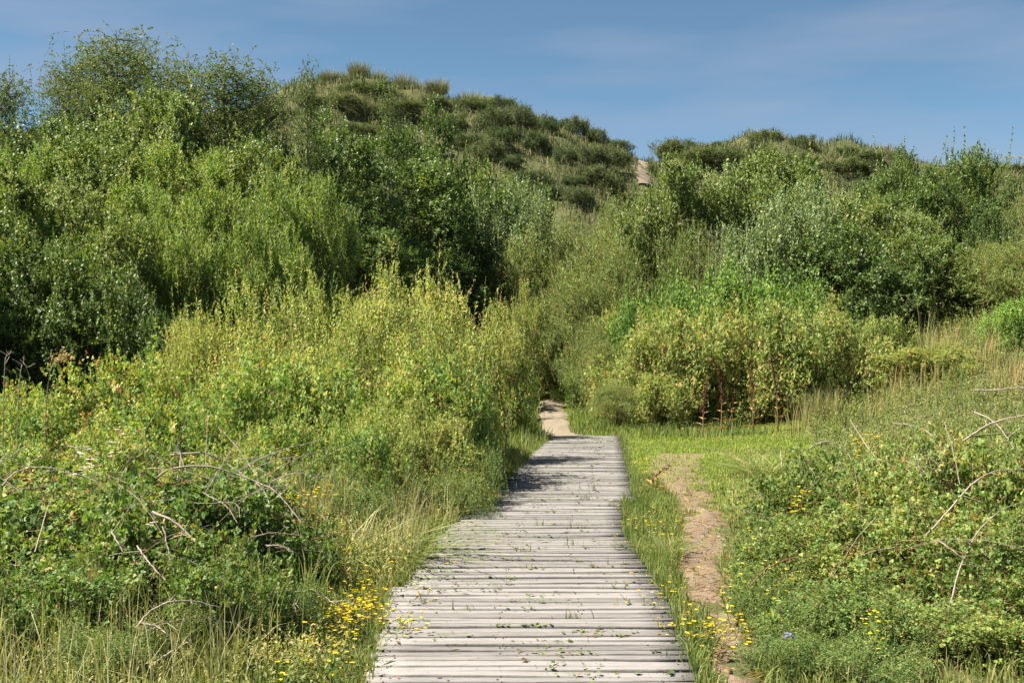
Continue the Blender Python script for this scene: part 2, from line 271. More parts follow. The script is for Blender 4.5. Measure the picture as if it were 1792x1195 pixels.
def plank_mat():
    m, n, l, b = mat('weathered_planks'); tcn = n.new('ShaderNodeTexCoord'); at = n.new('ShaderNodeAttribute'); at.attribute_name = 'tint'
    mp1 = n.new('ShaderNodeMapping'); mp1.inputs['Scale'].default_value = (4.5, 75, 20)
    cmb = n.new('ShaderNodeCombineXYZ'); sc = n.new('ShaderNodeMath'); sc.operation = 'MULTIPLY'; sc.inputs[1].default_value = 37; l.new(at.outputs['Fac'], sc.inputs[0]); l.new(sc.outputs[0], cmb.inputs[0])
    l.new(cmb.outputs[0], mp1.inputs['Location']); l.new(tcn.outputs['Object'], mp1.inputs[0])
    g = n.new('ShaderNodeTexNoise'); g.inputs['Scale'].default_value = 1.6; g.inputs['Detail'].default_value = 6; g.inputs['Roughness'].default_value = .7; l.new(mp1.outputs[0], g.inputs['Vector'])
    ad = n.new('ShaderNodeMath'); ad.operation = 'MULTIPLY_ADD'; ad.inputs[1].default_value = .30; l.new(at.outputs['Fac'], ad.inputs[0]); l.new(g.outputs[0], ad.inputs[2])
    r = ramp(n, [(.34, (.050, .045, .041)), (.52, (.108, .101, .096)), (.72, (.170, .160, .154)), (.95, (.220, .209, .202))]); l.new(ad.outputs[0], r.inputs[0])
    mo = n.new('ShaderNodeTexNoise'); mo.inputs['Scale'].default_value = 2.3; mo.inputs['Detail'].default_value = 7; mo.inputs['Roughness'].default_value = .75; l.new(tcn.outputs['Object'], mo.inputs['Vector'])
    mr = n.new('ShaderNodeMapRange'); mr.inputs[1].default_value = .55; mr.inputs[2].default_value = .75; mr.inputs[4].default_value = .55; l.new(mo.outputs[0], mr.inputs[0])
    mx = n.new('ShaderNodeMix'); mx.data_type = 'RGBA'; mx.inputs[7].default_value = (.095, .10, .05, 1); l.new(mr.outputs[0], mx.inputs[0]); l.new(r.outputs[0], mx.inputs[6])
    sp = n.new('ShaderNodeTexNoise'); sp.inputs['Scale'].default_value = 38; sp.inputs['Detail'].default_value = 3; l.new(tcn.outputs['Object'], sp.inputs['Vector'])
    m2 = n.new('ShaderNodeMapRange'); m2.inputs[1].default_value = .66; m2.inputs[2].default_value = .72; m2.inputs[4].default_value = .6; l.new(sp.outputs[0], m2.inputs[0])
    mx2 = n.new('ShaderNodeMix'); mx2.data_type = 'RGBA'; mx2.inputs[7].default_value = (.05, .042, .032, 1); l.new(m2.outputs[0], mx2.inputs[0]); l.new(mx.outputs[2], mx2.inputs[6])
    l.new(mx2.outputs[2], b.inputs['Base Color']); b.inputs['Roughness'].default_value = .85; b.inputs['Specular IOR Level'].default_value = .25
    bp = n.new('ShaderNodeBump'); bp.inputs['Strength'].default_value = .5; bp.inputs['Distance'].default_value = .006; l.new(g.outputs[0], bp.inputs['Height']); l.new(bp.outputs[0], b.inputs['Normal'])
    return m
M_PLK = plank_mat(); M_BEA = bark_mat('bearer_timber', (.07, .055, .04), (.17, .14, .11), 6)
M_NAI, _n, _l, _b = mat('rusty_nail'); _b.inputs['Base Color'].default_value = (.05, .035, .03, 1); _b.inputs['Roughness'].default_value = .7; _b.inputs['Metallic'].default_value = .5

# ------------------------------------------------------------------ objects
def link(name, me, parent=None, loc=None, sc=None, rz=0, label=None):
    o = bpy.data.objects.new(name, me); C.objects.link(o)
    if parent: o.parent = parent
    if loc is not None: o.location = loc
    if sc is not None: o.scale = sc
    o.rotation_euler[2] = rz
    if label: o['label'] = label
    return o
def tag(o, label, cat, group=None, kind=None):
    if label: o['label'] = label
    if cat: o['category'] = cat
    if group: o['group'] = group
    if kind: o['kind'] = kind
    return o
def thing(name, label, cat, loc, group=None):
    return tag(link(name, None, loc=loc), label, cat, group)
RZ_ = rg(99)
def plant(proto, name, cat, x, y, w, h, label, group=None, parts=('foliage', 'stems'), rz=None, z=None):
    fm, sm, pw, ph = PROTO[proto]; zb = float(H(x, y)) if z is None else z
    t = thing(name, label, cat, (x, y, zb), group); rz = RZ_.uniform(0, 6.28) if rz is None else rz
    sc = (w/pw, w/pw, h/ph)
    link(parts[0], fm, t, sc=sc, rz=rz); link(parts[1], sm, t, sc=sc, rz=rz)
    return t
def plant_px(proto, name, cat, u, d, vtop, wpx, label, group=None, **k):
    x = (u-896)/F*d; z = float(H(x, d)); h = CAMZ+(597.5-vtop)/F*d-z
    return plant(proto, name, cat, x, d, wpx/F*d, max(h, .2), label, group, **k)

# ------------------------------------------------------------------ setting: ground, paths
def axis(a, b, step, far):
    core = np.arange(a, b+1e-6, step); k = 1.35**np.arange(1, 30)*step; k = np.cumsum(k); k = k[k < far]
    return np.concatenate([a-k[::-1], core, b+k])
def build_ground():
    xs = axis(-34, 42, .5, 700); ys = np.concatenate([-np.cumsum(1.4**np.arange(1, 17))[::-1], np.arange(0, 90, .5), 90+np.cumsum(1.3**np.arange(0, 24))])
    X, Y = np.meshgrid(xs, ys); Z = H(X, Y)-.03; m = MB(); n = len(xs)
    i, j = np.meshgrid(np.arange(n-1), np.arange(len(ys)-1)); a = (j*n+i).ravel()
    m.add(np.stack([X, Y, Z], -1), quads=np.stack([a, a+1, a+n+1, a+n], -1)); tag(link('ground', m.mesh('ground', M_GND, True)), None, None, None, 'structure')
build_ground()
def strip(name, rows, m_, lift=.012, across=9, sub=6, seed=5, wob=.05):
    """a path: rows of (x_left, x_right, y) lying on the ground, its edges ragged"""
    rows = np.array(rows, float); o = np.argsort(rows[:, 2]); rows = rows[o]
    y = np.linspace(rows[0, 2], rows[-1, 2], (len(rows)-1)*sub*3+1); xl = np.interp(y, rows[:, 2], rows[:, 0]); xr = np.interp(y, rows[:, 2], rows[:, 1])
    r = rg(seed); xl = xl+snoise(y, y*0, .8, seed)*wob+r.normal(0, wob*.3, len(y)); xr = xr+snoise(y, y*0+3, .7, seed+1)*wob+r.normal(0, wob*.3, len(y))
    s = np.linspace(0, 1, across); X = xl[:, None]+(xr-xl)[:, None]*s; Y = np.broadcast_to(y[:, None], X.shape)
    Z = H(X, Y)+lift+.014*snoise(X, Y, .35, seed+2)+.006*snoise(X, Y, .13, seed+9)-.035*np.sin(np.pi*s)[None]*0-.03*(np.abs(s-.5)*2)**3
    mb = MB(); n = across; i, j = np.meshgrid(np.arange(n-1), np.arange(len(y)-1)); a = (j*n+i).ravel()
    mb.add(np.stack([X, Y, Z], -1), quads=np.stack([a, a+1, a+n+1, a+n], -1)); return tag(link(name, mb.mesh(name, m_, True)), None, None, None, 'structure')
def gd(v): return F*CAMZ/(v-597.5)
def prow(ul, ur, v): d = gd(v); return ((ul-896)/F*d, (ur-896)/F*d, d)
SP = [(1.16, 1.52, 2.0), (1.05, 1.42, 4.2)]+[prow(*q) for q in [(1238, 1336, 1192), (1239, 1308, 1097), (1194, 1268, 1047), (1182, 1264, 997), (1190, 1287, 922), (1188, 1255, 887), (1150, 1235, 848), (1128, 1232, 818), (1120, 1250, 792)]]
strip('sandy_path', SP, M_SND, -.012, wob=.13)
SPa = np.array(sorted(SP, key=lambda q: q[2]))
FP = [prow(978, 1060, 769), prow(948, 1000, 752), prow(944, 990, 735), prow(946, 988, 718)]
FP += [((946-896)/F*33, (988-896)/F*33, 33), ((920-896)/F*36, (970-896)/F*36, 36)]
strip('far_path', FP, M_PAL, .02)
def hillpx(ul, ur, v): d = hit((ul+ur)/2, v); return ((ul-896)/F*d, (ur-896)/F*d, d)
strip('dune_track', [hillpx(1124, 1150, 325), hillpx(1114, 1142, 308), hillpx(1106, 1128, 292), hillpx(1104, 1130, 280)], M_PAL, .05, wob=.25)
# ------------------------------------------------------------------ boardwalk: four plank sections end to end
SECT = [([(-.62, .82, 2.2), (-.68, .89, 5.2), (-.82, 1.02, 7.66)], 'widest grey boardwalk section, running out at the bottom of the photo', .094),
        ([(-.72, .99, 7.68), (-.645, .97, 9.70)], 'boardwalk section with rows of dark nail heads, just beyond the widest one', .092),
        ([(-.60, .965, 9.72), (-.36, 1.16, 11.84)], 'weathered boardwalk section with a leafy bush overhanging and shading its left edge', .092),
        ([(-.26, 1.28, 11.86), (.33, 1.67, 17.0), (.72, 1.88, 19.9)], 'narrowest boardwalk section, ending at the sandy bend beside the lawn', .095)]
def edge(x_side, y):
    out = np.full(np.shape(y), np.nan)
    for rows, _, _ in SECT:
        a = np.array(rows); k = (y >= a[0, 2]-.02) & (y <= a[-1, 2]+.02); out = np.where(k, np.interp(y, a[:, 2], a[:, x_side]), out)
    return out
TOPZ = .055
def build_boardwalk():
    r = rg(11)
    for si, (rows, lab, pitch) in enumerate(SECT):
        a = np.array(rows); t = thing('boardwalk_section', lab, 'boardwalk', (float((a[0, 0]+a[0, 1])/2), float(a[0, 2]), 0), 'boardwalk sections')
        ox, oy = t.location.x, t.location.y; mb = MB(); y = a[0, 2]; nl = MB()
        while y < a[-1, 2]-.04:
            w = pitch*r.uniform(.86, 1.12); gap = r.uniform(.020, .031)+(.012 if r.random() < .15 else 0)
            if y+w > a[-1, 2]: w = a[-1, 2]-y
            xl = np.interp(y+w/2, a[:, 2], a[:, 0])+r.normal(0, .014); xr = np.interp(y+w/2, a[:, 2], a[:, 1])+r.normal(0, .014)
            ns = 9; s = np.linspace(0, 1, ns); x = xl+(xr-xl)*s; yaw = r.normal(0, .004); z0 = TOPZ+r.normal(0, .0025); tilt = r.normal(.0, .018)
            yo = yaw*(x-(xl+xr)/2)+.003*np.sin(s*3+r.uniform(0, 6)); zz = z0+.0045*np.sin(s*r.uniform(2, 6)+r.uniform(0, 6)); e = .0028
            ww = (w-gap)*(1+r.normal(0, .03, ns))
            prof = [(0, -.034), (0, -e), (e, 0), (.5, .0015), (None, 0), (1, -e), (1, -.034)]
            V = []
            for q, (py, pz) in enumerate(prof):
                yy = e if q == 2 else (ww-e if q == 4 else py*ww)
                V.append(np.stack([x-ox, y+yy+yo-oy, zz+pz+tilt*(yy-w/2)], -1))
            V = np.stack(V, 1); k = len(prof); i, j = np.meshgrid(np.arange(ns-1), np.arange(k), indexing='ij'); j2 = (j+1) % k
            qd = np.stack([i*k+j, i*k+j2, (i+1)*k+j2, (i+1)*k+j], -1).reshape(-1, 4)
            caps = [(0, 6, 5, 1), (1, 5, 4, 2)]; b = (ns-1)*k; caps += [(b+0, b+1, b+5, b+6), (b+1, b+2, b+4, b+5)]
            tr = [(2, 4, 3), (b+2, b+3, b+4)]
            mb.add(V, tris=tr, quads=np.concatenate([qd, caps]), tint=r.uniform(0, 1))
            for f in (.05, .40, .68, .95):
                for dy in (.3, .72):
                    if r.random() < .8:
                        p = np.array([xl+(xr-xl)*(f+r.normal(0, .006))-ox, y+dy*w-oy+r.normal(0, .008), z0+.0035+tilt*(dy-.5)*w]); an = np.arange(6)*math.pi/3
                        vv = np.concatenate([p+np.stack([np.cos(an)*.0042, np.sin(an)*.0042, an*0], -1), p+np.stack([np.cos(an)*.006, np.sin(an)*.006, an*0-.01], -1), [p+[0, 0, .001]]])
                        nl.add(vv, tris=[(i, (i+1) % 6, 12) for i in range(6)], quads=[(i+6, (i+1) % 6+6, (i+1) % 6, i) for i in range(6)])
            y += w
        link('deck', mb.mesh('deck', M_PLK), t); link('nails', nl.mesh('nails', M_NAI), t)['kind'] = 'stuff'
        for f in (.06, .40, .68, .94):
            bm_ = MB(); yy = np.linspace(a[0, 2]+.02, a[-1, 2]-.02, 6); xx = np.interp(yy, a[:, 2], a[:, 0])*(1-f)+np.interp(yy, a[:, 2], a[:, 1])*f
            V = np.stack([np.stack([xx+sx-ox, yy-oy, yy*0+sz], -1) for sx, sz in ((-.04, .014), (.04, .014), (.04, -.09), (-.04, -.09))], 1)
            i, j = np.meshgrid(np.arange(5), np.arange(4), indexing='ij'); q = np.stack([i*4+j, i*4+(j+1) % 4, (i+1)*4+(j+1) % 4, (i+1)*4+j], -1).reshape(-1, 4)
            bm_.add(V, quads=np.concatenate([q, [(3, 2, 1, 0), (20, 21, 22, 23)]])); link('bearer', bm_.mesh('bearer', M_BEA), t)
build_boardwalk()
def on_boards(x, y, mg=0.0):
    l, r_ = edge(0, y), edge(1, y); return (x > l-mg) & (x < r_+mg)
def on_sand(x, y, mg=0.0):
    l = np.interp(y, SPa[:, 2], SPa[:, 0]); r_ = np.interp(y, SPa[:, 2], SPa[:, 1]); return (x > l-mg) & (x < r_+mg) & (.5+.5*np.sin(x*91.7+y*57.3+np.sin(y*33.1)*3) > 1.15*sstep(11.5, 15.5, y)) & (.5+.5*np.sin(x*131.7+y*87.3) > .06)

# ------------------------------------------------------------------ grasses
def blades(mb, r, P, h, w, lean, tint, curl=.35, dirs=None):
    n = len(P); a = r.uniform(0, 6.28, n); ld = np.stack([np.cos(a), np.sin(a), a*0], -1) if dirs is None else nrm(dirs)
    b = r.uniform(0, 6.28, n); sd_ = np.stack([np.cos(b), np.sin(b), b*0], -1); h = np.broadcast_to(h, (n,))[:, None]; w = np.broadcast_to(w, (n,))[:, None]; lean = np.broadcast_to(lean, (n,))[:, None]; curl = np.broadcast_to(curl, (n,))[:, None]
    up = np.array([[0, 0, 1.]])
    p1 = P+h*.5*(up*np.cos(lean*.6)+ld*np.sin(lean*.6)); p2 = p1+h*.3*(up*np.cos(lean*1.2)+ld*np.sin(lean*1.2)); l3 = lean*1.6+curl; p3 = p2+h*.22*(up*np.cos(l3)+ld*np.sin(l3))
    V = np.stack([P-sd_*w*.5, P+sd_*w*.5, p1-sd_*w*.42, p1+sd_*w*.42, p2-sd_*w*.26, p2+sd_*w*.26, p3], 1)
    o = (np.arange(n)*7)[:, None]
    mb.add(V, tris=np.array([[4, 5, 6]])+o, quads=np.concatenate([np.array([[0, 1, 3, 2]])+o, np.array([[2, 3, 5, 4]])+o]), tint=np.repeat(np.broadcast_to(tint, (n,)), 7))
def scatter(r, n, box, ok, clump=0, cs=.1):
    x0, x1, y0, y1 = box
    if clump:
        k = max(1, n//clump); cx, cy_ = r.uniform(x0, x1, k), r.uniform(y0, y1, k); i = r.integers(0, k, n); x, y = cx[i]+r.normal(0, cs, n), cy_[i]+r.normal(0, cs, n)
    else: x, y = r.uniform(x0, x1, n), r.uniform(y0, y1, n)
    m = ok(x, y); x, y = x[m], y[m]; return np.stack([x, y, H(x, y)-.03], -1)
def grass(name, seed, specs, m_, **k):
    r = rg(seed); mb = MB()
    for n, box, ok, clump, cs, hr, w, lean, (ta, tb) in specs:
        P = scatter(r, n, box, ok, clump, cs); q = len(P); hv = r.uniform(*hr, q)
        patch = .5+.5*snoise(P[:, 0], P[:, 1], 1.7, seed+7)
        blades(mb, r, P, hv, w*r.uniform(.7, 1.3, q), np.abs(r.normal(0, lean, q)), np.clip(ta+(tb-ta)*r.beta(1.6, 1.6, q)+.18*(patch-.5), 0, 1), r.uniform(0, .7, q))
    return tag(link(name, mb.mesh(name, m_)), None, None, None, 'stuff')
free = lambda x, y: ~on_boards(x, y, .0) & ~on_sand(x, y, .0)
free2 = lambda x, y: ~on_boards(x, y, -.05) & ~on_sand(x, y, .05)
leftside = lambda x, y: free(x, y) & (x < np.nan_to_num(edge(0, y), nan=.3)+.0)
rightstrip = lambda x, y: (x > np.nan_to_num(edge(1, y), nan=9)-.02) & (x < np.interp(y, SPa[:, 2], SPa[:, 0])+.03)
rightof = lambda x, y: (x > np.interp(y, SPa[:, 2], SPa[:, 1])-.04)
lawn_ok = lambda x, y: free(x, y) & (x > np.nan_to_num(edge(1, y), nan=.5)) & (x < 3.7+.20*(y-12))
tag(grass('lawn_grass', 21, [(110000, (.8, 6.5, 10.5, 28), lawn_ok, 0, 0, (.018, .05), .009, .6, (.1, .95)),
                         (9000, (1.25, 3.4, 11.3, 18.5), lambda x, y: ~on_boards(x, y) & (x < 1.9+.13*(y-11)) & (.5+.5*np.sin(x*91.7+y*57.3) < .25+.9*sstep(12, 16.5, y)), 9, .07, (.02, .06), .009, .8, (.3, 1)),
                         (2500, (.8, 6.5, 14.0, 27), lawn_ok, 14, .1, (.05, .12), .01, .5, (.1, .8))], M_LWN), 'short bright green lawn between the sandy path and the bramble bank', 'grass')
tag(grass('verge_grass', 22, [(26000, (-2.2, .2, 6.9, 13), leftside, 24, .10, (.06, .24), .007, .45, (.05, .85)),
                          (16000, (4.0, 16, 1, 14.5), lambda x, y: x > 4.0, 24, .25, (.1, .35), .01, .4, (.1, .9)), (9000, (-15, -3.6, 1, 12), lambda x, y: x < -3.6, 24, .25, (.1, .35), .01, .4, (.1, .9)),
                          (9000, (-1.1, .9, 7.0, 20), leftside, 20, .09, (.08, .30), .008, .5, (.1, .9)),
                          (24000, (.7, 2.0, 3.5, 14.0), rightstrip, 26, .07, (.04, .20), .006, .5, (.0, .8)),
                          (12000, (1.1, 3.4, 4.5, 11), rightof, 24, .08, (.04, .2), .007, .5, (.05, .9)),
                          (14000, (-3.6, -.75, 4.6, 7.0), leftside, 0, 0, (.03, .10), .006, .6, (.0, .6))], M_GRS), 'green grass growing along the edges of the boardwalk', 'grass')
tag(grass('dry_grass', 23, [(3400, (-2.1, -.2, 8.2, 13.5), leftside, 26, .11, (.22, .55), .005, .32, (.1, 1)),
                        (3400, (-5.5, -1.6, 8.6, 11), leftside, 26, .16, (.4, .8), .006, .3, (.2, 1)),
                        (2300, (-3.8, -1.4, 4.8, 7.2), leftside, 20, .10, (.2, .55), .005, .4, (.0, .9)),
                        (1300, (2.4, 4.8, 9.5, 13), rightof, 22, .15, (.12, .45), .006, .4, (.0, .9))], M_STR), 'pale straw grass standing among the weeds on both sides', 'dry grass')
tag(grass('bank_grass', 24, [(11000, (4.2, 16, 14.0, 30), lambda x, y: x > 3.7+.2*(y-12), 30, .22, (.12, .34), .012, .4, (.05, .8)),
                         (1300, (3.8, 9.5, 19.5, 24.5), lambda x, y: x > 4.7, 34, .2, (.35, .75), .010, .2, (.6, 1))], M_GRS), 'long rough grass on the rising bank', 'grass')
tag(grass('far_verge_grass', 25, [(7000, (.9, 4.6, 20.2, 26.5), lambda x, y: x > np.interp(y, [19.8, 20.5, 21.5, 23, 27], [1.7, 1.1, 1.05, 1.15, 1.45]), 26, .18, (.06, .24), .012, .35, (0, .75)),
                              (9000, (-1.5, 1.0, 16, 40), lambda x, y: (x < np.interp(y, [16, 20, 21, 24, 33, 40], [.1, .7, .5, .55, .8, .4])), 22, .16, (.15, .45), .012, .35, (0, .75)),
                              (7000, (-1, 4, 34, 40), lambda x, y: x > -5, 22, .2, (.2, .6), .016, .3, (0, .7))], M_GRS), 'fresh green grass at the bend beyond the boardwalk end', 'grass')
def dune_cover():
    r = rg(31); mb = MB(); n = 125000
    ok = lambda x, y: (np.abs(x/y*F+896-1126) > 9) | (y < 44) | (y > 62)
    P = scatter(r, n, (-26, 34, 33, 69), ok, 13, .24); q = len(P); pt = .5+.5*snoise(P[:, 0], P[:, 1], 4.5, 77)
    blades(mb, r, P, r.uniform(.22, .55, q), .032*r.uniform(.6, 1.3, q), np.abs(r.normal(0, .5, q)), np.clip(.05+.6*pt+.25*r.normal(size=q), 0, 1), r.uniform(0, .8, q))
    tag(link('dune_grass', mb.mesh('dune_grass', M_DUN)), 'olive and straw coloured rough grass covering the dune slope', 'dune grass', None, 'stuff')
dune_cover()
def weeds(name, seed, specs, m_, lab):
    r = rg(seed); fo = MB()
    for n, box, ok, clump, cs, (h0, h1), M, lL, lW in specs:
        P = scatter(r, n, box, ok, clump, cs); q = len(P); h = r.uniform(h0, h1, q)*(.75+.25*snoise(P[:, 0], P[:, 1], 1.3, seed+3)); d = r.normal(0, .3, (q, 3)); d[:, 2] = 1
        shoot_leaves(fo, None, r, P+nrm(d)*h[:, None], d, h, M, lL, lW, 60, .02, T_LANCE, t0=.25)
    tag(link(name, fo.mesh(name, m_)), lab, 'weeds', None, 'stuff')
weeds('bank_weeds', 41, [(16000, (3.6, 17, 13.5, 30), lambda x, y: x > 3.7+.2*(y-12), 9, .22, (.25, .65), 13, .06, .022), (1500, (2.6, 6.5, 9, 12), rightof, 9, .2, (.15, .42), 12, .04, .014)], M_WEE, 'low olive green weeds covering the rising bank behind the foreground heap')
weeds('outer_weeds', 43, [(9000, (4.2, 17, 1, 14.5), lambda x, y: x > 4.2, 9, .3, (.15, .5), 12, .05, .02), (6000, (-16, -3.8, 1, 12), lambda x, y: x < -3.8, 9, .3, (.15, .5), 12, .05, .02), (1500, (1.5, 6, 13, 24), lawn_ok, 8, .12, (.02, .06), 8, .025, .016)], M_WEE, 'low weeds in the grass beyond the foreground brambles and here and there in the lawn')
weeds('meadow_weeds', 42, [(3000, (-3.2, .1, 7.8, 13.5), leftside, 9, .16, (.15, .48), 13, .042, .015), (2600, (-7, -1.6, 8.6, 11.5), leftside, 9, .18, (.2, .5), 12, .05, .018),
                           (1500, (-3.8, -1.0, 4.6, 7.0), leftside, 9, .12, (.08, .3), 12, .034, .014), (900, (.8, 1.8, 4, 14), rightstrip, 7, .06, (.06, .2), 10, .03, .009), (1500, (-2, 4.5, 27, 38), lambda x, y: x > -5, 9, .25, (.3, .8), 12, .08, .04)], M_WEE, 'low leafy weeds in the grass left of the boardwalk')
# ------------------------------------------------------------------ plant kinds (meshes shared by the copies)
bush('wil1', 101, 3.2, 3.6, 6, 520, 4, .12, .55, 22, .10, .028, 50, .02, T_LANCE, M_WIL, M_TWG, wo=.45, wu=.9, wr=.3, inner=.3)
bush('wil2', 102, 3.4, 3.2, 6, 520, 4, .12, .6, 22, .105, .028, 48, .03, T_LANCE, M_WIL, M_TWG, wo=.4, wu=1.0, wr=.3, inner=.3)
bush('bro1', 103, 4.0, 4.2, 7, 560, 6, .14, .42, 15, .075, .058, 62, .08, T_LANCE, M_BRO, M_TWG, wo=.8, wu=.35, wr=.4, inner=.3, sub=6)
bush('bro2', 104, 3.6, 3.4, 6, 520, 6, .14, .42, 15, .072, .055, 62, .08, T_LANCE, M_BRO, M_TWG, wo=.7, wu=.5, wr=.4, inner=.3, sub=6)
bush('mid1', 123, 3.8, 3.8, 7, 560, 6, .14, .42, 13, .085, .060, 60, .06, T_LANCE, M_MID, M_TWG, wo=.75, wu=.5, wr=.4, inner=.3, sub=6)
bush('mid2', 124, 3.4, 3.2, 6, 520, 6, .14, .42, 13, .08, .056, 60, .06, T_LANCE, M_MID, M_TWG, wo=.7, wu=.6, wr=.4, inner=.3, sub=6)
bush('sil1', 105, 3.8, 3.4, 6, 420, 6, .18, .45, 15, .08, .046, 55, .05, T_LANCE, M_SIL, M_TWG, wo=.55, wu=.7, wr=.35, inner=.3)
bush('oli1', 106, 3.2, 3.2, 6, 420, 6, .18, .45, 16, .062, .028, 55, .05, T_LANCE, M_OLI, M_RED, wo=.55, wu=.6, wr=.5, inner=.3)
bush('thi1', 107, 3.2, 2.4, 6, 420, 5, .14, .5, 17, .066, .032, 56, .08, T_LANCE, M_THI, M_RED, wo=.6, wu=.7, wr=.42, inner=.3, skirt=1.1)
bush('thi2', 108, 2.8, 2.2, 5, 400, 5, .14, .5, 18, .064, .030, 55, .06, T_LANCE, M_THI, M_RED, wo=.5, wu=.8, wr=.42, inner=.3, skirt=1.1)
bush('bra1', 109, 2.8, 1.7, 6, 300, 4, .15, .5, 11, .050, .039, 62, .12, T_LANCE, M_BRA, M_RED, wo=.7, wu=.5, wr=.45, compound=True, inner=.25, skirt=1.1)
bush('bra2', 110, 2.6, 1.5, 5, 300, 4, .15, .5, 11, .049, .039, 62, .12, T_LANCE, M_BRA, M_RED, wo=.7, wu=.6, wr=.45, compound=True, inner=.25, skirt=1.1)
def recolour(new, old, m_):
    f, st, w, h = PROTO[old]; f = f.copy(); f.materials.clear(); f.materials.append(m_); PROTO[new] = (f, st, w, h)
recolour('brb1', 'bra1', M_BRB); recolour('brb2', 'bra2', M_BRB)
bush('brf1', 111, 1.7, 1.05, 6, 270, 3, .12, .45, 11, .050, .042, 65, .15, T_OVATE, M_BRF, M_RED, wo=.7, wu=.5, wr=.5, compound=True, inner=.12, sub=4, twig=.0028, skirt=1.1)
bush('brf2', 112, 1.6, .95, 5, 270, 3, .12, .45, 11, .047, .040, 65, .15, T_OVATE, M_BRF, M_RED, wo=.7, wu=.55, wr=.5, compound=True, inner=.12, sub=4, twig=.0028, skirt=1.1)
bush('bry1', 151, 1.7, 1.05, 6, 330, 4, .12, .45, 11, .040, .032, 65, .15, T_OVATE, M_BRY, M_RED, wo=.7, wu=.5, wr=.5, compound=True, inner=.12, sub=4, twig=.0028, skirt=1.1)
bush('bry2', 152, 1.6, .95, 5, 330, 4, .12, .45, 11, .038, .031, 65, .15, T_OVATE, M_BRY, M_RED, wo=.7, wu=.55, wr=.5, compound=True, inner=.12, sub=4, twig=.0028, skirt=1.1)
bush('her1', 113, 1.5, .8, 5, 260, 3, .09, .34, 12, .040, .020, 55, .02, T_LANCE, M_BRF, M_STM, wo=.4, wu=.9, wr=.4, inner=.2, twig=.0022, skirt=1.1)
bush('net1', 114, 2.0, 1.4, 6, 260, 4, .11, .5, 12, .075, .045, 65, .0, T_LANCE, M_NET, M_STM, wo=.3, wu=1.0, wr=.3, inner=.2, skirt=1.1)
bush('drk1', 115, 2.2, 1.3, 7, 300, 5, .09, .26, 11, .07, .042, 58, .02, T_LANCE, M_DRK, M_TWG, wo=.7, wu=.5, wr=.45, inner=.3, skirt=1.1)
bush('drk2', 116, 2.6, 1.1, 7, 280, 5, .12, .3, 11, .07, .04, 58, .02, T_LANCE, M_DUS, M_TWG, wo=.6, wu=.7, wr=.5, inner=.3, skirt=1.2)
bush('upr1', 117, 3.0, 4.4, 5, 330, 6, .14, .5, 14, .08, .06, 60, .0, T_LANCE, M_BRO, M_TWG, wo=.35, wu=1.1, wr=.22, inner=.3)
tree('bir1', 118, 3.2, 8.0, 26, 7, .22, .55, 14, .058, .044, M_BIR, M_BRK, .22)
tree('bir2', 119, 3.2, 7.0, 28, 7, .24, .55, 13, .060, .044, M_BIR, M_BRK, .38, up=.9)
tree('bir3', 120, 1.6, 7.0, 16, 6, .16, .45, 13, .055, .042, M_BIR, M_BRK, .3, up=1.3)
def shoots_upright(name, seed, W, Hh, n, M, leafL, leafW, lm, sm):
    """single shoots standing up out of a shrub"""
    r = rg(seed); fo, st = MB(), MB(); x = np.linspace(-W/2, W/2, n)+r.normal(0, .1, n); hh = Hh*r.uniform(.78, 1, n)
    tips = np.stack([x+r.normal(0, .08, n), r.normal(0, .25, n), hh], -1); dirs = r.normal(0, .045, (n, 3))+[0, 0, 1]
    shoot_leaves(fo, st, r, tips, dirs, hh*.98, M, leafL, leafW, 58, 0, T_LANCE, twig=.008, t0=.3, tw_seg=6)
    v = fo.verts(); PROTO[name] = (fo.mesh(name+'_foliage', lm), st.mesh(name+'_stems', sm, True), W, Hh)
shoots_upright('sho1', 121, 3.2, 5.4, 30, 80, .11, .085, M_BRO, M_TWG)
def tussock(name, seed, R, h, n, w, lean, m_, w2=None, lod=1):
    r = rg(seed); a, b = MB(), MB(); q = np.sqrt(r.uniform(0, 1, n))*R; an = r.uniform(0, 6.28, n); P = np.stack([q*np.cos(an), q*np.sin(an), -.03+0*q], -1)
    D = np.stack([np.cos(an), np.sin(an), an*0], -1)+r.normal(0, .5, (n, 3))*[1, 1, 0]
    blades(a, r, P, h*r.uniform(.55, 1.05, n), w*r.uniform(.7, 1.2, n), np.abs(lean*(.25+q/R*.9)+r.normal(0, .12, n)), np.clip(r.normal(.45, .22, n), 0, 1), r.uniform(.2, .9, n), D)
    k = n//9; blades(b, r, P[:k], h*r.uniform(.8, 1.2, k), w*.8, np.abs(r.normal(0, .35, k)), np.clip(r.normal(.7, .2, k), 0, 1), .2)
    PROTO[name] = (a.mesh(name+'_blades', m_), b.mesh(name+'_stalks', w2 or M_STR), 2*R*1.5, h*.95)
tussock('mar1', 131, .55, 1.0, 700, .016, .5, M_MAR); tussock('mar2', 132, .7, .85, 700, .018, .65, M_MAR)
tussock('tus1', 133, .10, .75, 260, .005, .75, M_GRS); tussock('str1', 134, .18, .7, 170, .006, .22, M_STR); tussock('sed1', 135, .12, .5, 60, .014, .3, M_GRS, M_GRS)

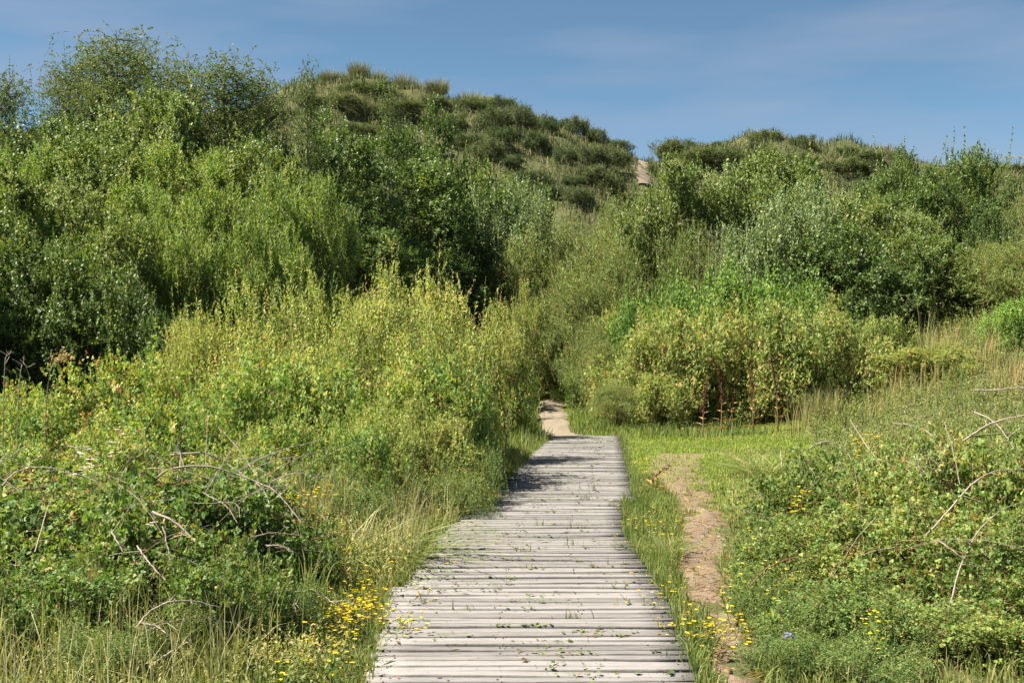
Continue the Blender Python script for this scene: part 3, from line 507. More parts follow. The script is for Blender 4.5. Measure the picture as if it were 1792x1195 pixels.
# ------------------------------------------------------------------ trees and shrubs behind
L = plant_px
TR = ('crown', 'trunk')
gB = 'birch trees on the skyline'
for a in [('bir1', 200, 25, 52, 230, 'tallest birch on the skyline, a thin bare leader poking up from its crown'),
          ('bir2', 380, 24, 102, 230, 'airy birch with sky showing through its twigs and two dark stems bared below'),
          ('bir1', 112, 26, 112, 150, 'shorter birch leaning out beside the tallest birch, towards the photo edge'),
          ('bir2', 12, 25, 124, 130, 'small birch crown cut off by the photo edge, rising into the sky'),
          ('bir2', 300, 26, 110, 180, 'birch filling the gap between the tallest birch and the airy one'),
          ('bir2', 150, 26.5, 88, 180, 'birch just behind the tallest birch, filling its shoulder towards the photo edge'), ('bir1', 252, 26.5, 84, 170, 'birch just behind the tallest birch, filling its shoulder towards the airy birch'), ('bir1', 160, 24, 135, 200, 'dense leafy birch in front of the foot of the tallest birch'),
          ('bir3', 536, 23, 108, 70, 'slender birch with one narrow spire against the end of the dune crest'),
          ('bir2', 445, 25, 128, 110, 'small thin birch, last of the skyline birches before the dune crest'),
          ('bir3', 684, 28, 140, 80, 'slim sapling top standing just above the big dark shrub, below the tussocks')]:
    L(a[0], 'birch_tree', 'tree', *a[1:5], a[5], gB, parts=TR)
gW = 'willow bushes on the slope'
for a in [('wil1', 55, 21.5, 262, 270, 'willow bush at the photo edge, directly under the cut off birch crown'),
          ('bro2', 100, 23.0, 205, 260, 'dark leafy bush below the skyline birches, above the willow slope at the photo edge'),
          ('mid1', 290, 23.2, 160, 250, 'mid green bush packed between the stems of the skyline birches'),
          ('bro2', 440, 23.2, 230, 200, 'low bush beneath the thin birch where the brown dune side shows through'),
          ('mid2', 190, 21.3, 262, 270, 'upper leafy bush standing under the tallest birch'),
          ('wil1', 330, 21.2, 258, 270, 'upper willow bush standing under the airy birch'),
          ('mid2', 460, 21.2, 268, 240, 'upper leafy bush next to the dark round shrub'),
          ('mid1', 100, 19.8, 320, 270, 'grey green leafy bush above the deep shade near the photo edge'),
          ('wil1', 250, 19.8, 328, 270, 'pale willow bush of upright wands in the heart of the willow slope'),
          ('wil2', 385, 19.6, 325, 260, 'pale willow bush of silvery wands with a shaded pocket below it'),
          ('wil1', 515, 19.4, 318, 230, 'willow bush with bright wands touching the dark round shrub'),
          ('mid2', 215, 18.2, 392, 230, 'brightest yellow green leafy bush, over the edge of the deep shade'),
          ('wil2', 350, 18.6, 405, 230, 'lower willow bush standing over the black hollow'),
          ('wil1', 480, 18.4, 395, 220, 'lower willow bush with long leaves right behind the yellow thicket')]:
    L(a[0], 'willow_bush' if a[0][0] == 'w' else 'broadleaf_shrub', 'bush', *a[1:5], a[5], gW)
gD = 'dark leafy shrubs'
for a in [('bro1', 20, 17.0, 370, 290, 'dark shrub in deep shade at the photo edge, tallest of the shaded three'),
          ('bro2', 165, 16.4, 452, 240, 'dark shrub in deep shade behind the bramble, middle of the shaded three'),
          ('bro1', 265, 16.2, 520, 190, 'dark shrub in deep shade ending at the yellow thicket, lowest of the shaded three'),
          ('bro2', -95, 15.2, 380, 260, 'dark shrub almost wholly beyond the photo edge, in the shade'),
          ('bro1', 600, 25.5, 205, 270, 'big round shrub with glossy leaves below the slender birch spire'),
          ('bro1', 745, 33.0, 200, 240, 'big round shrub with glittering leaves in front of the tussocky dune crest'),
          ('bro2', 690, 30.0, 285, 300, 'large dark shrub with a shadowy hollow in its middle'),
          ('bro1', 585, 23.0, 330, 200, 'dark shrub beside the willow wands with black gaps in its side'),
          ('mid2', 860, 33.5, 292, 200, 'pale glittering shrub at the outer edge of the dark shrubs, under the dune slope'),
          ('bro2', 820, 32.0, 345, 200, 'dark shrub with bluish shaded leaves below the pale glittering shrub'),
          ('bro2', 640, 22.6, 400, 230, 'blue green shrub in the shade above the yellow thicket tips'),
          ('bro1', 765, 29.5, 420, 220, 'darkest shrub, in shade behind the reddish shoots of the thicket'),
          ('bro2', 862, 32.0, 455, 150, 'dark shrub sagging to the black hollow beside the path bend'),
          ('drk1', 975, 29.5, 545, 100, 'low dark leaved bush standing in for the shaded hollow over the grass at the path bend')]:  # the last one's dark leaves stand in for the hollow's shade
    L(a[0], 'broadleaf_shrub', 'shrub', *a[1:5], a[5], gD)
gO = 'olive bushes behind the path bend'
for a in [('oli1', 935, 29.5, 412, 170, 'olive bush of fine twigs next to the dark shrubs, at the foot of the dune'),
          ('oli1', 1035, 28.5, 408, 200, 'olive bush with a pale yellow top in the valley below the sandy track'),
          ('oli1', 985, 27.5, 478, 170, 'russet tinged olive bush over the black hollow'),
          ('oli1', 1088, 27.5, 450, 150, 'yellow green feathery bush at the edge of the bright nettles'),
          ('oli1', 1045, 25.5, 560, 120, 'low olive bush directly above the dark leaved bush that stands in for shade'),
          ('sil1', 890, 30.5, 328, 170, 'pale leafy bush highest in the valley, against the dune slope'),
          ('thi2', 1075, 26.5, 540, 140, 'low thicket bush leaning towards the far path, below the feathery yellow bush'), ('thi1', 925, 27.5, 500, 110, 'brown twiggy bush poking out behind the dark sagging shrub'),
          ('oli1', 1010, 31, 395, 180, 'wide olive bush deepest in the valley'), ('sil1', 945, 32, 362, 150, 'pale bush climbing on to the dune foot'), ('bra2', 1105, 25.2, 590, 110, 'low bramble between the far path and the dock stalks'),
          ('oli1', 1090, 36, 345, 130, 'small straw tinged bush right below the bare sandy track')]:
    L(a[0], 'olive_bush', 'bush', *a[1:5], a[5], gO)
gR = 'round shrubs facing the sandy track'
for a in [('mid1', 1200, 31, 296, 210, 'round leafy shrub with a dark cavity, closest to the sandy track', 'sil'),
          ('mid2', 1140, 30, 335, 150, 'pale round shrub at the side of the sandy track', 0),
          ('mid1', 1365, 32, 266, 210, 'round shrub with the highest leafy tip, below the flat topped far dune', 0),
          ('mid2', 1290, 31, 330, 180, 'leafy shrub filling the dip between two round shrubs', 0),
          ('sil1', 1440, 31, 325, 200, 'silvery shrub behind the spreading pale willow', 0),
          ('sil1', 1390, 29, 345, 220, 'yellow tinged silvery shrub with a few orange leaves', 0),
          ('mid2', 1530, 29.5, 350, 220, 'silvery shrub lapping against the dark upright bush', 0),
          ('bro2', 1460, 27.8, 405, 260, 'spreading dark green shrub above the sunlit bramble bank', 0),
          ('sil1', 1330, 28.5, 390, 170, 'pale shrub with a tuft of grey dead stems beside it', 0),
          ('oli1', 1225, 28.5, 400, 150, 'brownish shrub in the gap under the round leafy shrub', 0),
          ('bro1', 1580, 36, 268, 170, 'dark upright bush on the skyline, first clump of its row', 0),
          ('bro2', 1690, 36, 264, 150, 'dark upright bush on the skyline, last clump of its row', 0),
          ('bro1', 1640, 34, 300, 230, 'dark bush with a black hollow, beneath the upright skyline shoots', 0),
          ('bro2', 1745, 31, 370, 110, 'dark columnar bush standing alone at the end of the upright row', 0),
          ('oli1', 1785, 32, 345, 150, 'olive yellow bush half cut off by the photo edge', 0),
          ('mid2', 1620, 28, 415, 200, 'leafy bush in front of the black hollow of the dark upright bushes', 0),
          ('oli1', 1720, 27.5, 428, 190, 'olive bush above the rough grass near the photo edge', 0),
          ('oli1', 1810, 26.5, 420, 170, 'olive bush touching the photo edge above the grassy bank', 0),
          ('bro2', 1560, 26.5, 475, 170, 'dark bush casting deep shade at the end of the bramble bank', 0),
          ('net1', 1790, 22.5, 522, 110, 'bright green leafy clump on the grassy bank at the photo edge', 0)]:
    L(a[0], 'round_shrub', 'shrub', *a[1:5], a[5], gR)
t = plant_px('sho1', 'sucker_shoots', 'saplings', 1640, 35.5, 238, 195, 'row of straight leafy shoots standing up against the sky out of the dark bush')
gN = 'bright green nettle clumps'
for a in [('net1', 1170, 26.2, 488, 130, 'nettle clump nearest to the feathery yellow bush'), ('net1', 1255, 26.2, 462, 150, 'brightest nettle clump, directly below the grey dead stems'),
          ('net1', 1340, 26.2, 478, 150, 'nettle clump under the dark spreading shrub'), ('net1', 1425, 26, 500, 140, 'nettle clump dipping into the shade of the dark spreading shrub'),
          ('net1', 1115, 25.5, 520, 110, 'small nettle clump at the top of the slope over the path bend'),
          ('net1', 965, 29.0, 618, 110, 'sunlit low herb clump right where the far path turns out of sight'), ('net1', 1018, 26.3, 630, 80, 'small sunlit herb clump between the far path and the pale twiggy bush'), ('net1', 955, 30, 592, 120, 'low green herb clump closing the view at the end of the path'), ('net1', 1012, 29, 600, 110, 'low green herb clump beside the pale twiggy bank of the path')]:
    L(a[0], 'nettle_clump', 'plant', *a[1:5], a[5], gN)
gM = 'brambles on the sunlit bank'
for a in [('brb1', 1120, 23.6, 560, 170, 'bramble nearest the path bend on the sunlit bank'), ('brb2', 1205, 23.2, 545, 180, 'bramble right behind the shortest dock stalk'),
          ('brb1', 1290, 23.4, 540, 190, 'yellowing bramble behind the paired dock stalks'), ('brb2', 1375, 23.2, 530, 190, 'golden bramble behind the tallest dock stalks'),
          ('brb1', 1460, 23.6, 530, 180, 'golden brown bramble bulging towards the rough grass'), ('brb2', 1530, 24, 555, 130, 'last bramble of the sunlit bank, sloping into the rough grass'),
          ('oli1', 1085, 22.4, 668, 100, 'pale twiggy low bush at the tip of the bank, by the boardwalk end'), ('brb1', 1150, 24.4, 575, 170, 'bramble rising behind the one nearest the path bend'), ('brb2', 1095, 23.4, 640, 110, 'low bramble trailing to the lawn by the boardwalk end'), ('oli1', 1062, 25.0, 600, 110, 'pale twiggy bush hanging over the far path'),
          ('brb2', 1160, 22.3, 655, 120, 'low dark leaved bramble at the edge of the lawn'), ('brb1', 1640, 22.5, 605, 170, 'scrambling bramble among rough grass on the bank')]:
    L(a[0], 'bramble_bush', 'bramble', *a[1:5], a[5], gM)
# ------------------------------------------------------------------ yellow thicket and brambles left of the boardwalk
gT = 'yellow green thicket'
TH = {}
for a in [('thi1', 400, 14.6, 520, 260, 'thicket bush with leafy spears against the black hollow'), ('thi2', 530, 14.8, 495, 240, 'thicket bush of upright leafy wands under the willow bushes'),
          ('thi1', 660, 14.4, 475, 250, 'thicket bush with the tallest pale wands, at the middle of the thicket'), ('thi2', 765, 15.6, 488, 230, 'thicket bush with slanting reddish shoots crossing the dark shrub'),
          ('thi1', 848, 19.4, 540, 170, 'thicket bush at the outer end, beside the path bend'), ('thi2', 470, 13.4, 580, 240, 'brownish thicket bush above the sunlit bramble mound'),
          ('thi1', 620, 13.6, 560, 250, 'russet flecked thicket bush at the front of the thicket'), ('thi2', 740, 13.6, 560, 230, 'thicket bush with fine red twigs near the boardwalk'),
          ('thi2', 345, 14.2, 560, 150, 'small thicket bush ending at the deep shade')]:
    TH[a[1]] = L(a[0], 'thicket_bush', 'bush', *a[1:5], a[5], gT)
gL = 'sunlit brambles before the thicket'
for a in [('bra1', 110, 11.8, 655, 270, 'bramble mound in front of the deep shade, at the photo edge'), ('bra2', 260, 12.0, 625, 260, 'bramble mound with twigs reaching into the deep shade'),
          ('bra1', 420, 12.0, 620, 270, 'sunlit bramble mound under the brownish thicket bush'), ('bra2', 560, 12.2, 628, 260, 'bright yellow bramble mound below the russet thicket'),
          ('bra1', 700, 12.6, 620, 250, 'tall sunlit bramble mound with grey dead twigs in its face'), ('bra2', 790, 13.0, 625, 170, 'bramble mound hanging towards the boardwalk'),
          ('bra1', 872, 19.6, 605, 130, 'shady bramble leaning over the far end of the boardwalk'), ('bra2', 898, 19.2, 672, 85, 'bramble tuft at the boardwalk end that throws its shadow across the planks'),
          ('bra2', 20, 11.0, 700, 230, 'low bramble with dry grass in it, at the photo edge below the deep shade'), ('bra2', 330, 10.8, 700, 250, 'low bramble above the flowering bramble tops'),
          ('thi2', 660, 11.3, 715, 200, 'fine leaved bush with a lit front beside the dry grass'), ('thi1', 745, 11.5, 705, 190, 'fine leaved bush standing right at the boardwalk edge'),
          ('her1', 800, 10.9, 815, 130, 'small leafy bush whose shade crosses the boardwalk planks'), ('her1', 838, 12.2, 775, 110, 'small leafy bush tucked behind the dark thin stalk'),
          ('her1', 890, 16.0, 775, 70, 'low leafy clump creeping on to the boardwalk edge'), ('her1', 640, 9.9, 835, 170, 'small leafy clump in the dry grass, midway to the boardwalk corner'), ('her1', 560, 10.4, 800, 170, 'small leafy clump behind the orange flower patch'), ('bra2', 610, 10.6, 745, 190, 'bramble just behind the straw coloured grass clumps'),
          ('her1', 730, 10.6, 810, 140, 'small leafy clump in front of the fine leaved bush'), ('bra1', 180, 10.0, 735, 260, 'bramble behind the pale pink flowers'), ('bra2', 40, 9.2, 775, 230, 'bramble behind the first arching cane, cut off by the photo edge'),
          ('bra2', 400, 9.4, 775, 220, 'bramble in dry grass behind the bare grey canes'), ('bra2', 480, 11.0, 735, 190, 'low bramble with small yellow leaves beside the dry grass')]:
    L(a[0], 'bramble_bush' if a[0][0] == 'b' else 'leafy_bush', 'bramble' if a[0][0] == 'b' else 'bush', *a[1:5], a[5], gL)

# ------------------------------------------------------------------ foreground brambles with bare canes
def cane(root, pts, rad=.006, n=16, thorn=True, m_=None, seed=0, name='cane', label='bare bleached arching cane', side=0):
    """pts: (u, v, d) along the cane; a part of its bramble"""
    o = np.array(root.location); P = curve([px(*p) for p in pts], n)-o; mb = MB(); r = rg(seed+int(pts[0][0]))
    P = P+r.normal(0, .0018, P.shape); rad = rad*(.7 if label is None else 1); tubes(mb, P[None], rad*np.linspace(1, .45, n)[None], 5, r.uniform(.2, .9))
    if thorn:
        T = []
        for i in range(1, n-1):
            d = rdir(r, 1)[0]; ln = r.uniform(.012, .03) if r.random() < .75 else r.uniform(.05, .14)
            T.append(np.stack([P[i]+d*ln*s for s in (0, .5, 1)]))
        tubes(mb, np.array(T), np.array([[rad*.45, rad*.35, rad*.15]]), 3, .6)
    return link(name, mb.mesh(name, m_ or M_CAN, True), root, label=label)
FB = {}
for k, a in enumerate([('brf1', 75, 7.6, 835, 340, 'large foreground bramble at the photo edge with a bare arching cane on top'),
          ('brf2', 215, 7.3, 838, 330, 'foreground bramble with the thickest dark green leaves, under pale pink flowers'),
          ('brf1', 350, 7.7, 822, 330, 'foreground bramble draped with many bare grey canes'),
          ('brf2', 465, 7.5, 880, 230, 'foreground bramble end sloping down to the grass and yellow flowers'),
          ('brf2', 20, 6.7, 930, 260, 'low bramble at the photo edge among brown dry grass'),
          ('brf1', 265, 6.8, 925, 250, 'low bramble with broken pale sticks lying before it'),
          ('brf1', 130, 6.3, 985, 230, 'bramble hanging in front of the rusty dry grass tuft'), ('brf2', 400, 6.6, 960, 220, 'shaded bramble hollow beneath the bare grey canes'), ('brf2', 0, 6.0, 1010, 170, 'bramble sprawling at the photo edge near the bottom of the photo'),
          ('her1', 190, 5.75, 1090, 200, 'leafy herb clump beside the broken pale sticks'), ('her1', 340, 6.3, 1030, 200, 'leafy herb clump behind the broken pale sticks'), ('her1', 520, 6.6, 1010, 140, 'shaded herb clump next to the orange yellow flowers'),
          ('her1', 90, 6.15, 1040, 210, 'dark leafy herb clump in the bottom corner below the brambles')]):
    FB[k] = L(a[0], 'bramble_bush' if a[0][0] == 'b' else 'leafy_herb', 'bramble' if a[0][0] == 'b' else 'plant', *a[1:5], a[5], 'foreground brambles by the dry grass')
    o = FB[k]
cane(FB[0], [(5, 850, 7.2), (25, 828, 7.2), (60, 817, 7.2), (105, 821, 7.2), (150, 835, 7.3)])
cane(FB[0], [(-5, 812, 7.9), (20, 798, 7.9), (55, 775, 8.0)], .005); cane(FB[0], [(115, 780, 8), (135, 783, 8), (156, 788, 8)], .006)
cane(FB[2], [(265, 845, 7.4), (290, 825, 7.4), (330, 815, 7.4), (375, 818, 7.4), (420, 832, 7.4), (470, 852, 7.3), (500, 878, 7.2), (526, 915, 7.1)], .0075, 26)
cane(FB[2], [(290, 797, 7.9), (350, 792, 7.9), (385, 805, 7.9), (425, 830, 7.8), (455, 850, 7.7), (472, 880, 7.5)], .007, 22)
cane(FB[2], [(312, 778, 7.6), (317, 800, 7.6), (310, 842, 7.5)], .008); cane(FB[2], [(410, 805, 7.8), (445, 800, 7.8), (470, 796, 7.9)], .004)
cane(FB[2], [(395, 835, 7.6), (430, 815, 7.6), (460, 798, 7.8)], .004); cane(FB[2], [(475, 842, 7.6), (515, 828, 7.6), (560, 832, 7.7), (590, 842, 7.8)], .004)
cane(FB[2], [(355, 862, 7.2), (395, 885, 7.1), (415, 915, 7.0)], .004); cane(FB[2], [(300, 870, 7.2), (345, 880, 7.1), (410, 880, 7.1), (420, 905, 7.0)], .003)
cane(FB[5], [(266, 895, 6.6), (308, 915, 6.55), (342, 947, 6.5)], .010, 10); cane(FB[5], [(285, 920, 6.5), (295, 965, 6.4), (305, 1005, 6.35)], .005)
cane(FB[5], [(240, 955, 6.4), (262, 985, 6.3), (290, 1015, 6.2)], .005); cane(FB[5], [(195, 930, 6.4), (215, 965, 6.3)], .006)
cane(FB[5], [(238, 1098, 5.95), (262, 1070, 6.0), (300, 1052, 6.0), (345, 1052, 6.05), (385, 1062, 6.1)], .006, 20)
cane(FB[5], [(245, 1090, 5.9), (275, 1096, 5.9), (295, 1112, 5.85), (312, 1128, 5.85)], .006); cane(FB[5], [(260, 1168, 5.75), (300, 1140, 5.85), (342, 1116, 5.9)], .008)
cane(FB[5], [(250, 1108, 5.9), (290, 1090, 6.0), (340, 1080, 6.1), (385, 1085, 6.15), (425, 1095, 6.2)], .004)
cane(FB[3], [(465, 955, 6.9), (490, 955, 6.9), (512, 965, 6.9)], .006); cane(FB[3], [(490, 1020, 6.5), (510, 1045, 6.45), (520, 1075, 6.4)], .006)
cane(FB[3], [(540, 1030, 6.6), (562, 1040, 6.6), (585, 1055, 6.55)], .006); cane(FB[3], [(440, 940, 7.0), (480, 932, 7.0), (530, 938, 7.0)], .008, m_=M_TWG, label=None)
cane(FB[4], [(0, 1045, 6.1), (12, 1060, 6.1), (28, 1072, 6.1)], .008); cane(FB[4], [(62, 965, 6.4), (80, 900, 6.6), (90, 875, 6.7)], .004)
for k in range(105):
    r = rg(700+k); b = [0, 1, 2, 2, 3, 5, 2][k % 7]; o = FB[b]; c = np.array(o.location); W_ = .65
    p0 = c+[r.uniform(-W_, W_), r.uniform(-.5, -.1), r.uniform(.25, .9)]; dv = np.array([r.normal(0, 1), r.normal(0, .4), r.normal(.1, .5)]); dv /= np.linalg.norm(dv); ln = r.uniform(.25, .85)
    q = [((p[0])/p[1]*F+896, 597.5-(p[2]-CAMZ)/p[1]*F, p[1]) for p in (p0, p0+dv*ln*.5+[0, 0, .06*ln], p0+dv*ln)]
    cane(o, q, r.uniform(.002, .0042), 9, seed=k, m_=M_CAN if k % 3 else M_RED, label=None)
RB = {}
for k, a in enumerate([('bry2', 1440, 9.0, 800, 230, 'bramble with pointed dark leaves next to the yellow ragwort heads'), ('bry1', 1560, 8.6, 800, 260, 'bramble full of yellow green leaves under the bundle of dead stems'),
          ('bry2', 1690, 8.2, 765, 270, 'bramble with reddening leaves on top of the big foreground heap'), ('bry1', 1790, 7.8, 775, 250, 'bramble at the photo edge under the curved thorny cane'),
          ('bry1', 1490, 7.6, 890, 290, 'bramble with orange and brown leaves in the middle of the foreground heap'), ('bry2', 1640, 7.2, 880, 300, 'dark green bramble with one long pale cane bent across it'),
          ('bry1', 1770, 6.7, 910, 280, 'dark glossy bramble in the bottom corner of the photo'),
          ('bry2', 1400, 7.5, 925, 190, 'bramble with broad leaves between the ragwort and the reddish cane'), ('bry1', 1500, 6.5, 1010, 230, 'low leafy bramble under the orange and brown leaved one'), ('her1', 1370, 8.0, 905, 210, 'small leaved herb clump dotted with yellow flowers, beside the sandy path'), ('her1', 1340, 7.0, 985, 190, 'small leaved herb clump leaning over the sandy path'),
          ('her1', 1450, 6.5, 1030, 240, 'low herb clump with a blue flower spike, near the bottom of the photo'), ('her1', 1580, 6.2, 1050, 250, 'low herb clump under the dark green bramble, at the bottom of the photo'),
          ('her1', 1395, 5.9, 1110, 170, 'lowest herb clump against the sandy path at the bottom of the photo'), ('bry2', 1700, 6.1, 1060, 240, 'bramble with slender leaves cut off by the bottom of the photo'),
          ('her1', 1520, 5.7, 1120, 230, 'low herb clump cut off by the bottom of the photo')]):
    RB[k] = L(a[0], 'bramble_bush' if a[0][0] == 'b' else 'leafy_herb', 'bramble' if a[0][0] == 'b' else 'plant', *a[1:5], a[5], 'foreground bramble heap by the sandy path')
cane(RB[5], [(1618, 938, 7.0), (1650, 905, 7.0), (1688, 860, 7.1), (1712, 838, 7.2), (1745, 824, 7.3), (1795, 822, 7.4)], .006, 20)
cane(RB[5], [(1660, 1075, 6.3), (1675, 1010, 6.4), (1695, 960, 6.5), (1720, 920, 6.6), (1755, 892, 6.8), (1800, 875, 7)], .006, 22)
cane(RB[5], [(1638, 943, 6.8), (1670, 965, 6.7), (1700, 990, 6.6)], .005); cane(RB[4], [(1308, 1030, 7.0), (1335, 1000, 7.0), (1375, 978, 7.05), (1430, 973, 7.1)], .005, m_=M_RED, label='reddish arching cane')
cane(RB[3], [(1685, 772, 7.9), (1715, 752, 7.8), (1750, 735, 7.7), (1800, 725, 7.6)], .008, 16); cane(RB[3], [(1705, 721, 8.1), (1735, 735, 8.0), (1755, 755, 7.9), (1775, 785, 7.8)], .006)
cane(RB[3], [(1700, 762, 7.9), (1745, 759, 7.9), (1800, 755, 7.9)], .006, m_=M_STM, label='green young cane'); cane(RB[3], [(1704, 682, 9), (1735, 683, 9), (1760, 680, 9), (1800, 678, 9)], .007)
cane(RB[0], [(1415, 785, 9.2), (1440, 773, 9.2), (1470, 778, 9.2), (1490, 805, 9.1), (1510, 840, 9)], .005); cane(RB[0], [(1488, 735, 9.6), (1510, 770, 9.5), (1535, 805, 9.3), (1560, 835, 9.1)], .005)
cane(RB[0], [(1405, 808, 9.3), (1420, 822, 9.2), (1435, 850, 9.1)], .004); cane(RB[1], [(1560, 740, 9.3), (1610, 748, 9.2), (1645, 775, 9.0), (1665, 800, 8.9)], .005)
cane(RB[1], [(1575, 815, 8.7), (1600, 830, 8.6), (1625, 862, 8.4)], .005)
for k in range(20):
    r = rg(400+k); u0 = 1642+r.normal(0, 13); cane(RB[2], [(1650+r.normal(0, 10), 905+r.normal(0, 12), 7.9), (u0+r.normal(0, 8)-2, 835+r.normal(0, 12), 7.95), (u0-14+r.normal(0, 22), 765+r.uniform(-12, 50), 8.1)], r.uniform(.0025, .0055), 9, seed=k, label=None, name='dead_stem')
for k in range(50):
    r = rg(800+k); b = [1, 2, 4, 5, 6, 0, 3][k % 7]; o = RB[b]; c = np.array(o.location)
    p0 = c+[r.uniform(-.5, .5), r.uniform(-.5, -.1), r.uniform(.25, .85)]; dv = np.array([r.normal(0, 1), r.normal(0, .4), r.normal(.2, .5)]); dv /= np.linalg.norm(dv); ln = r.uniform(.2, .6)
    q = [((p[0])/p[1]*F+896, 597.5-(p[2]-CAMZ)/p[1]*F, p[1]) for p in (p0, p0+dv*ln*.5+[0, 0, .06*ln], p0+dv*ln)]
    cane(o, q, r.uniform(.002, .004), 9, seed=k, m_=M_CAN if k % 2 else M_RED, label=None)

# ------------------------------------------------------------------ flowers, stalks, tussocks
def petals(mb, r, C_, rad, n=6, up=.7):
    """flower heads: a ring of petals round each centre"""
    m = len(C_); P = np.repeat(C_, n, 0); a = np.tile(np.arange(n)*2*math.pi/n, m)+np.repeat(r.uniform(0, 6, m), n)
    ax = nrm(r.normal(0, .4, (m, 3))+[0, 0, 1]); ax = np.repeat(ax, n, 0); D = np.stack([np.cos(a), np.sin(a), a*0+.15], -1)
    leaves(mb, P, D, ax, rad*r.uniform(.8, 1.2, len(P)), rad*.7, r.uniform(0, 1, len(P)), T_LANCE)
def flower_plant(name, label, cat, x, y, hgt, nstem, heads, hr, spread, pm, lm, sm, seed, group, leafL=.05, leafW=.014, M=12, flat=.05, zoff=0):
    r = rg(seed); st, lf, fl = MB(), MB(), MB(); n = nstem
    base = r.normal(0, spread*.35, (n, 3))*[1, 1, 0]; tips = base*1.6+r.normal(0, spread*.4, (n, 3))*[1, 1, 0]; tips[:, 2] = hgt*r.uniform(.72, 1, n)
    Ls = np.linalg.norm(tips-base, axis=1); shoot_leaves(lf, st, r, tips, tips-base, Ls, M, leafL, leafW, 60, 0, T_LANCE, twig=.0035, t0=.1, tw_seg=5)
    Hd = np.repeat(tips, heads, 0)+r.normal(0, 1, (n*heads, 3))*[hr, hr, flat]; petals(fl, r, Hd, .014)
    br = np.stack([np.repeat(tips, heads, 0)-[0, 0, .07], Hd*.5+np.repeat(tips, heads, 0)*.5-[0, 0, .025], Hd-[0, 0, .002]], 1); tubes(st, br, .0012, 3, .5)
    t = thing(name, label, cat, (x, y, float(H(x, y))+zoff), group)
    link('leaves', lf.mesh('leaves', lm), t); link('stems', st.mesh('stems', sm), t); link('petals', fl.mesh('petals', pm), t); return t
def fl_px(u, v, d, label, kind='rag', heads=12, ns=1, seed=0, hr=.028, group=None):
    p = px(u, v, d); h = max(p[2]-float(H(p[0], d)), .12)
    if kind == 'rag': return flower_plant('ragwort', label, 'flower', p[0], d, h, ns, heads, hr, .05, M_YEL, M_BRF, M_STM, int(u*7+v), group or 'yellow ragwort plants', .07, .025)
    return flower_plant('wort_clump', label, 'flower', p[0], d, h, ns+2, max(3, int(heads*.45)), hr*1.3, .24, M_ORA, M_GRS, M_STM, int(u*7+v), group or 'orange yellow flower clumps', .03, .010, 14, .04)
for a in [(1388, 872, 8.6, 'ragwort with the biggest pair of yellow heads, above the sandy path', 20, 2), (1384, 926, 8.2, 'ragwort with one yellow head below the biggest pair', 14, 1),
          (1664, 770, 8.4, 'bright ragwort head standing above the bramble beside the dead stems', 24, 1), (1500, 769, 10.5, 'ragwort heads in the pale grass behind the foreground heap', 14, 3),
          (1308, 952, 7.6, 'small ragwort at the fringe of the sandy path, below a bare twig', 5, 1), (1530, 765, 10.8, 'small ragwort beside the ragwort heads in the pale grass', 7, 2),
          (1752, 526, 21.5, 'far ragwort dot high on the grassy bank', 12, 1),
          (1286, 1008, 6.9, 'tiny yellow flower leaning over the sandy path, upper one', 4, 1), (1272, 1030, 6.7, 'tiny yellow flower leaning over the sandy path, lower one', 4, 1),
          (1345, 1015, 6.6, 'tiny yellow flower among small leaves beside the reddish cane', 4, 1), (1392, 990, 7.0, 'two tiny yellow flowers under the tip of the reddish cane', 5, 2),
          (642, 984, 8.4, 'single yellow flower in the grass above the orange yellow clump', 10, 1), (645, 1016, 7.7, 'yellow flower touching the top of the orange yellow clump', 9, 1),
          (755, 905, 10.2, 'yellow flower at the corner of the boardwalk grass, furthest of the row', 14, 2), (728, 936, 9.7, 'yellow flower right beside the boardwalk section corner', 16, 2),
          (707, 926, 9.8, 'yellow flower in front of the arching grass tussock', 9, 1), (590, 905, 9.2, 'yellow flower at the end of the longest bare cane', 9, 2),
          (560, 910, 8.8, 'yellow flower hanging at the foreground bramble end', 7, 1), (610, 940, 8.6, 'yellow flower under the arching tussock blades', 6, 1), (520, 762, 10.4, 'yellow flower on the low bramble above the dry grass', 8, 1),
          (490, 1158, 5.6, 'low yellow flower in the short grass near the bottom of the photo', 5, 1), (572, 1150, 5.6, 'low yellow flower by a dark fallen twig', 5, 1),
          (1440, 905, 7.6, 'small ragwort head half hidden in the bramble left of the orange brown leaves', 6, 1), (1475, 880, 8.0, 'small ragwort head poking out of the heap above the orange brown leaves', 6, 1), (1330, 975, 7.2, 'little yellow flower under a bare twig on the herb clump', 4, 1), (1365, 1050, 6.3, 'little yellow flower low on the herb clump above the blue spike', 4, 1),
          (1546, 1085, 6.0, 'orange yellow flower tuft deep in the heap near the bottom of the photo', 8, 2),
          (405, 694, 10.6, 'orange yellow dot on the sunlit bramble mound', 6, 1), (322, 940, 6.7, 'yellow leafed flower tuft by the broken stick', 6, 1)]:
    fl_px(a[0], a[1], a[2], a[3], 'rag', a[4], a[5])
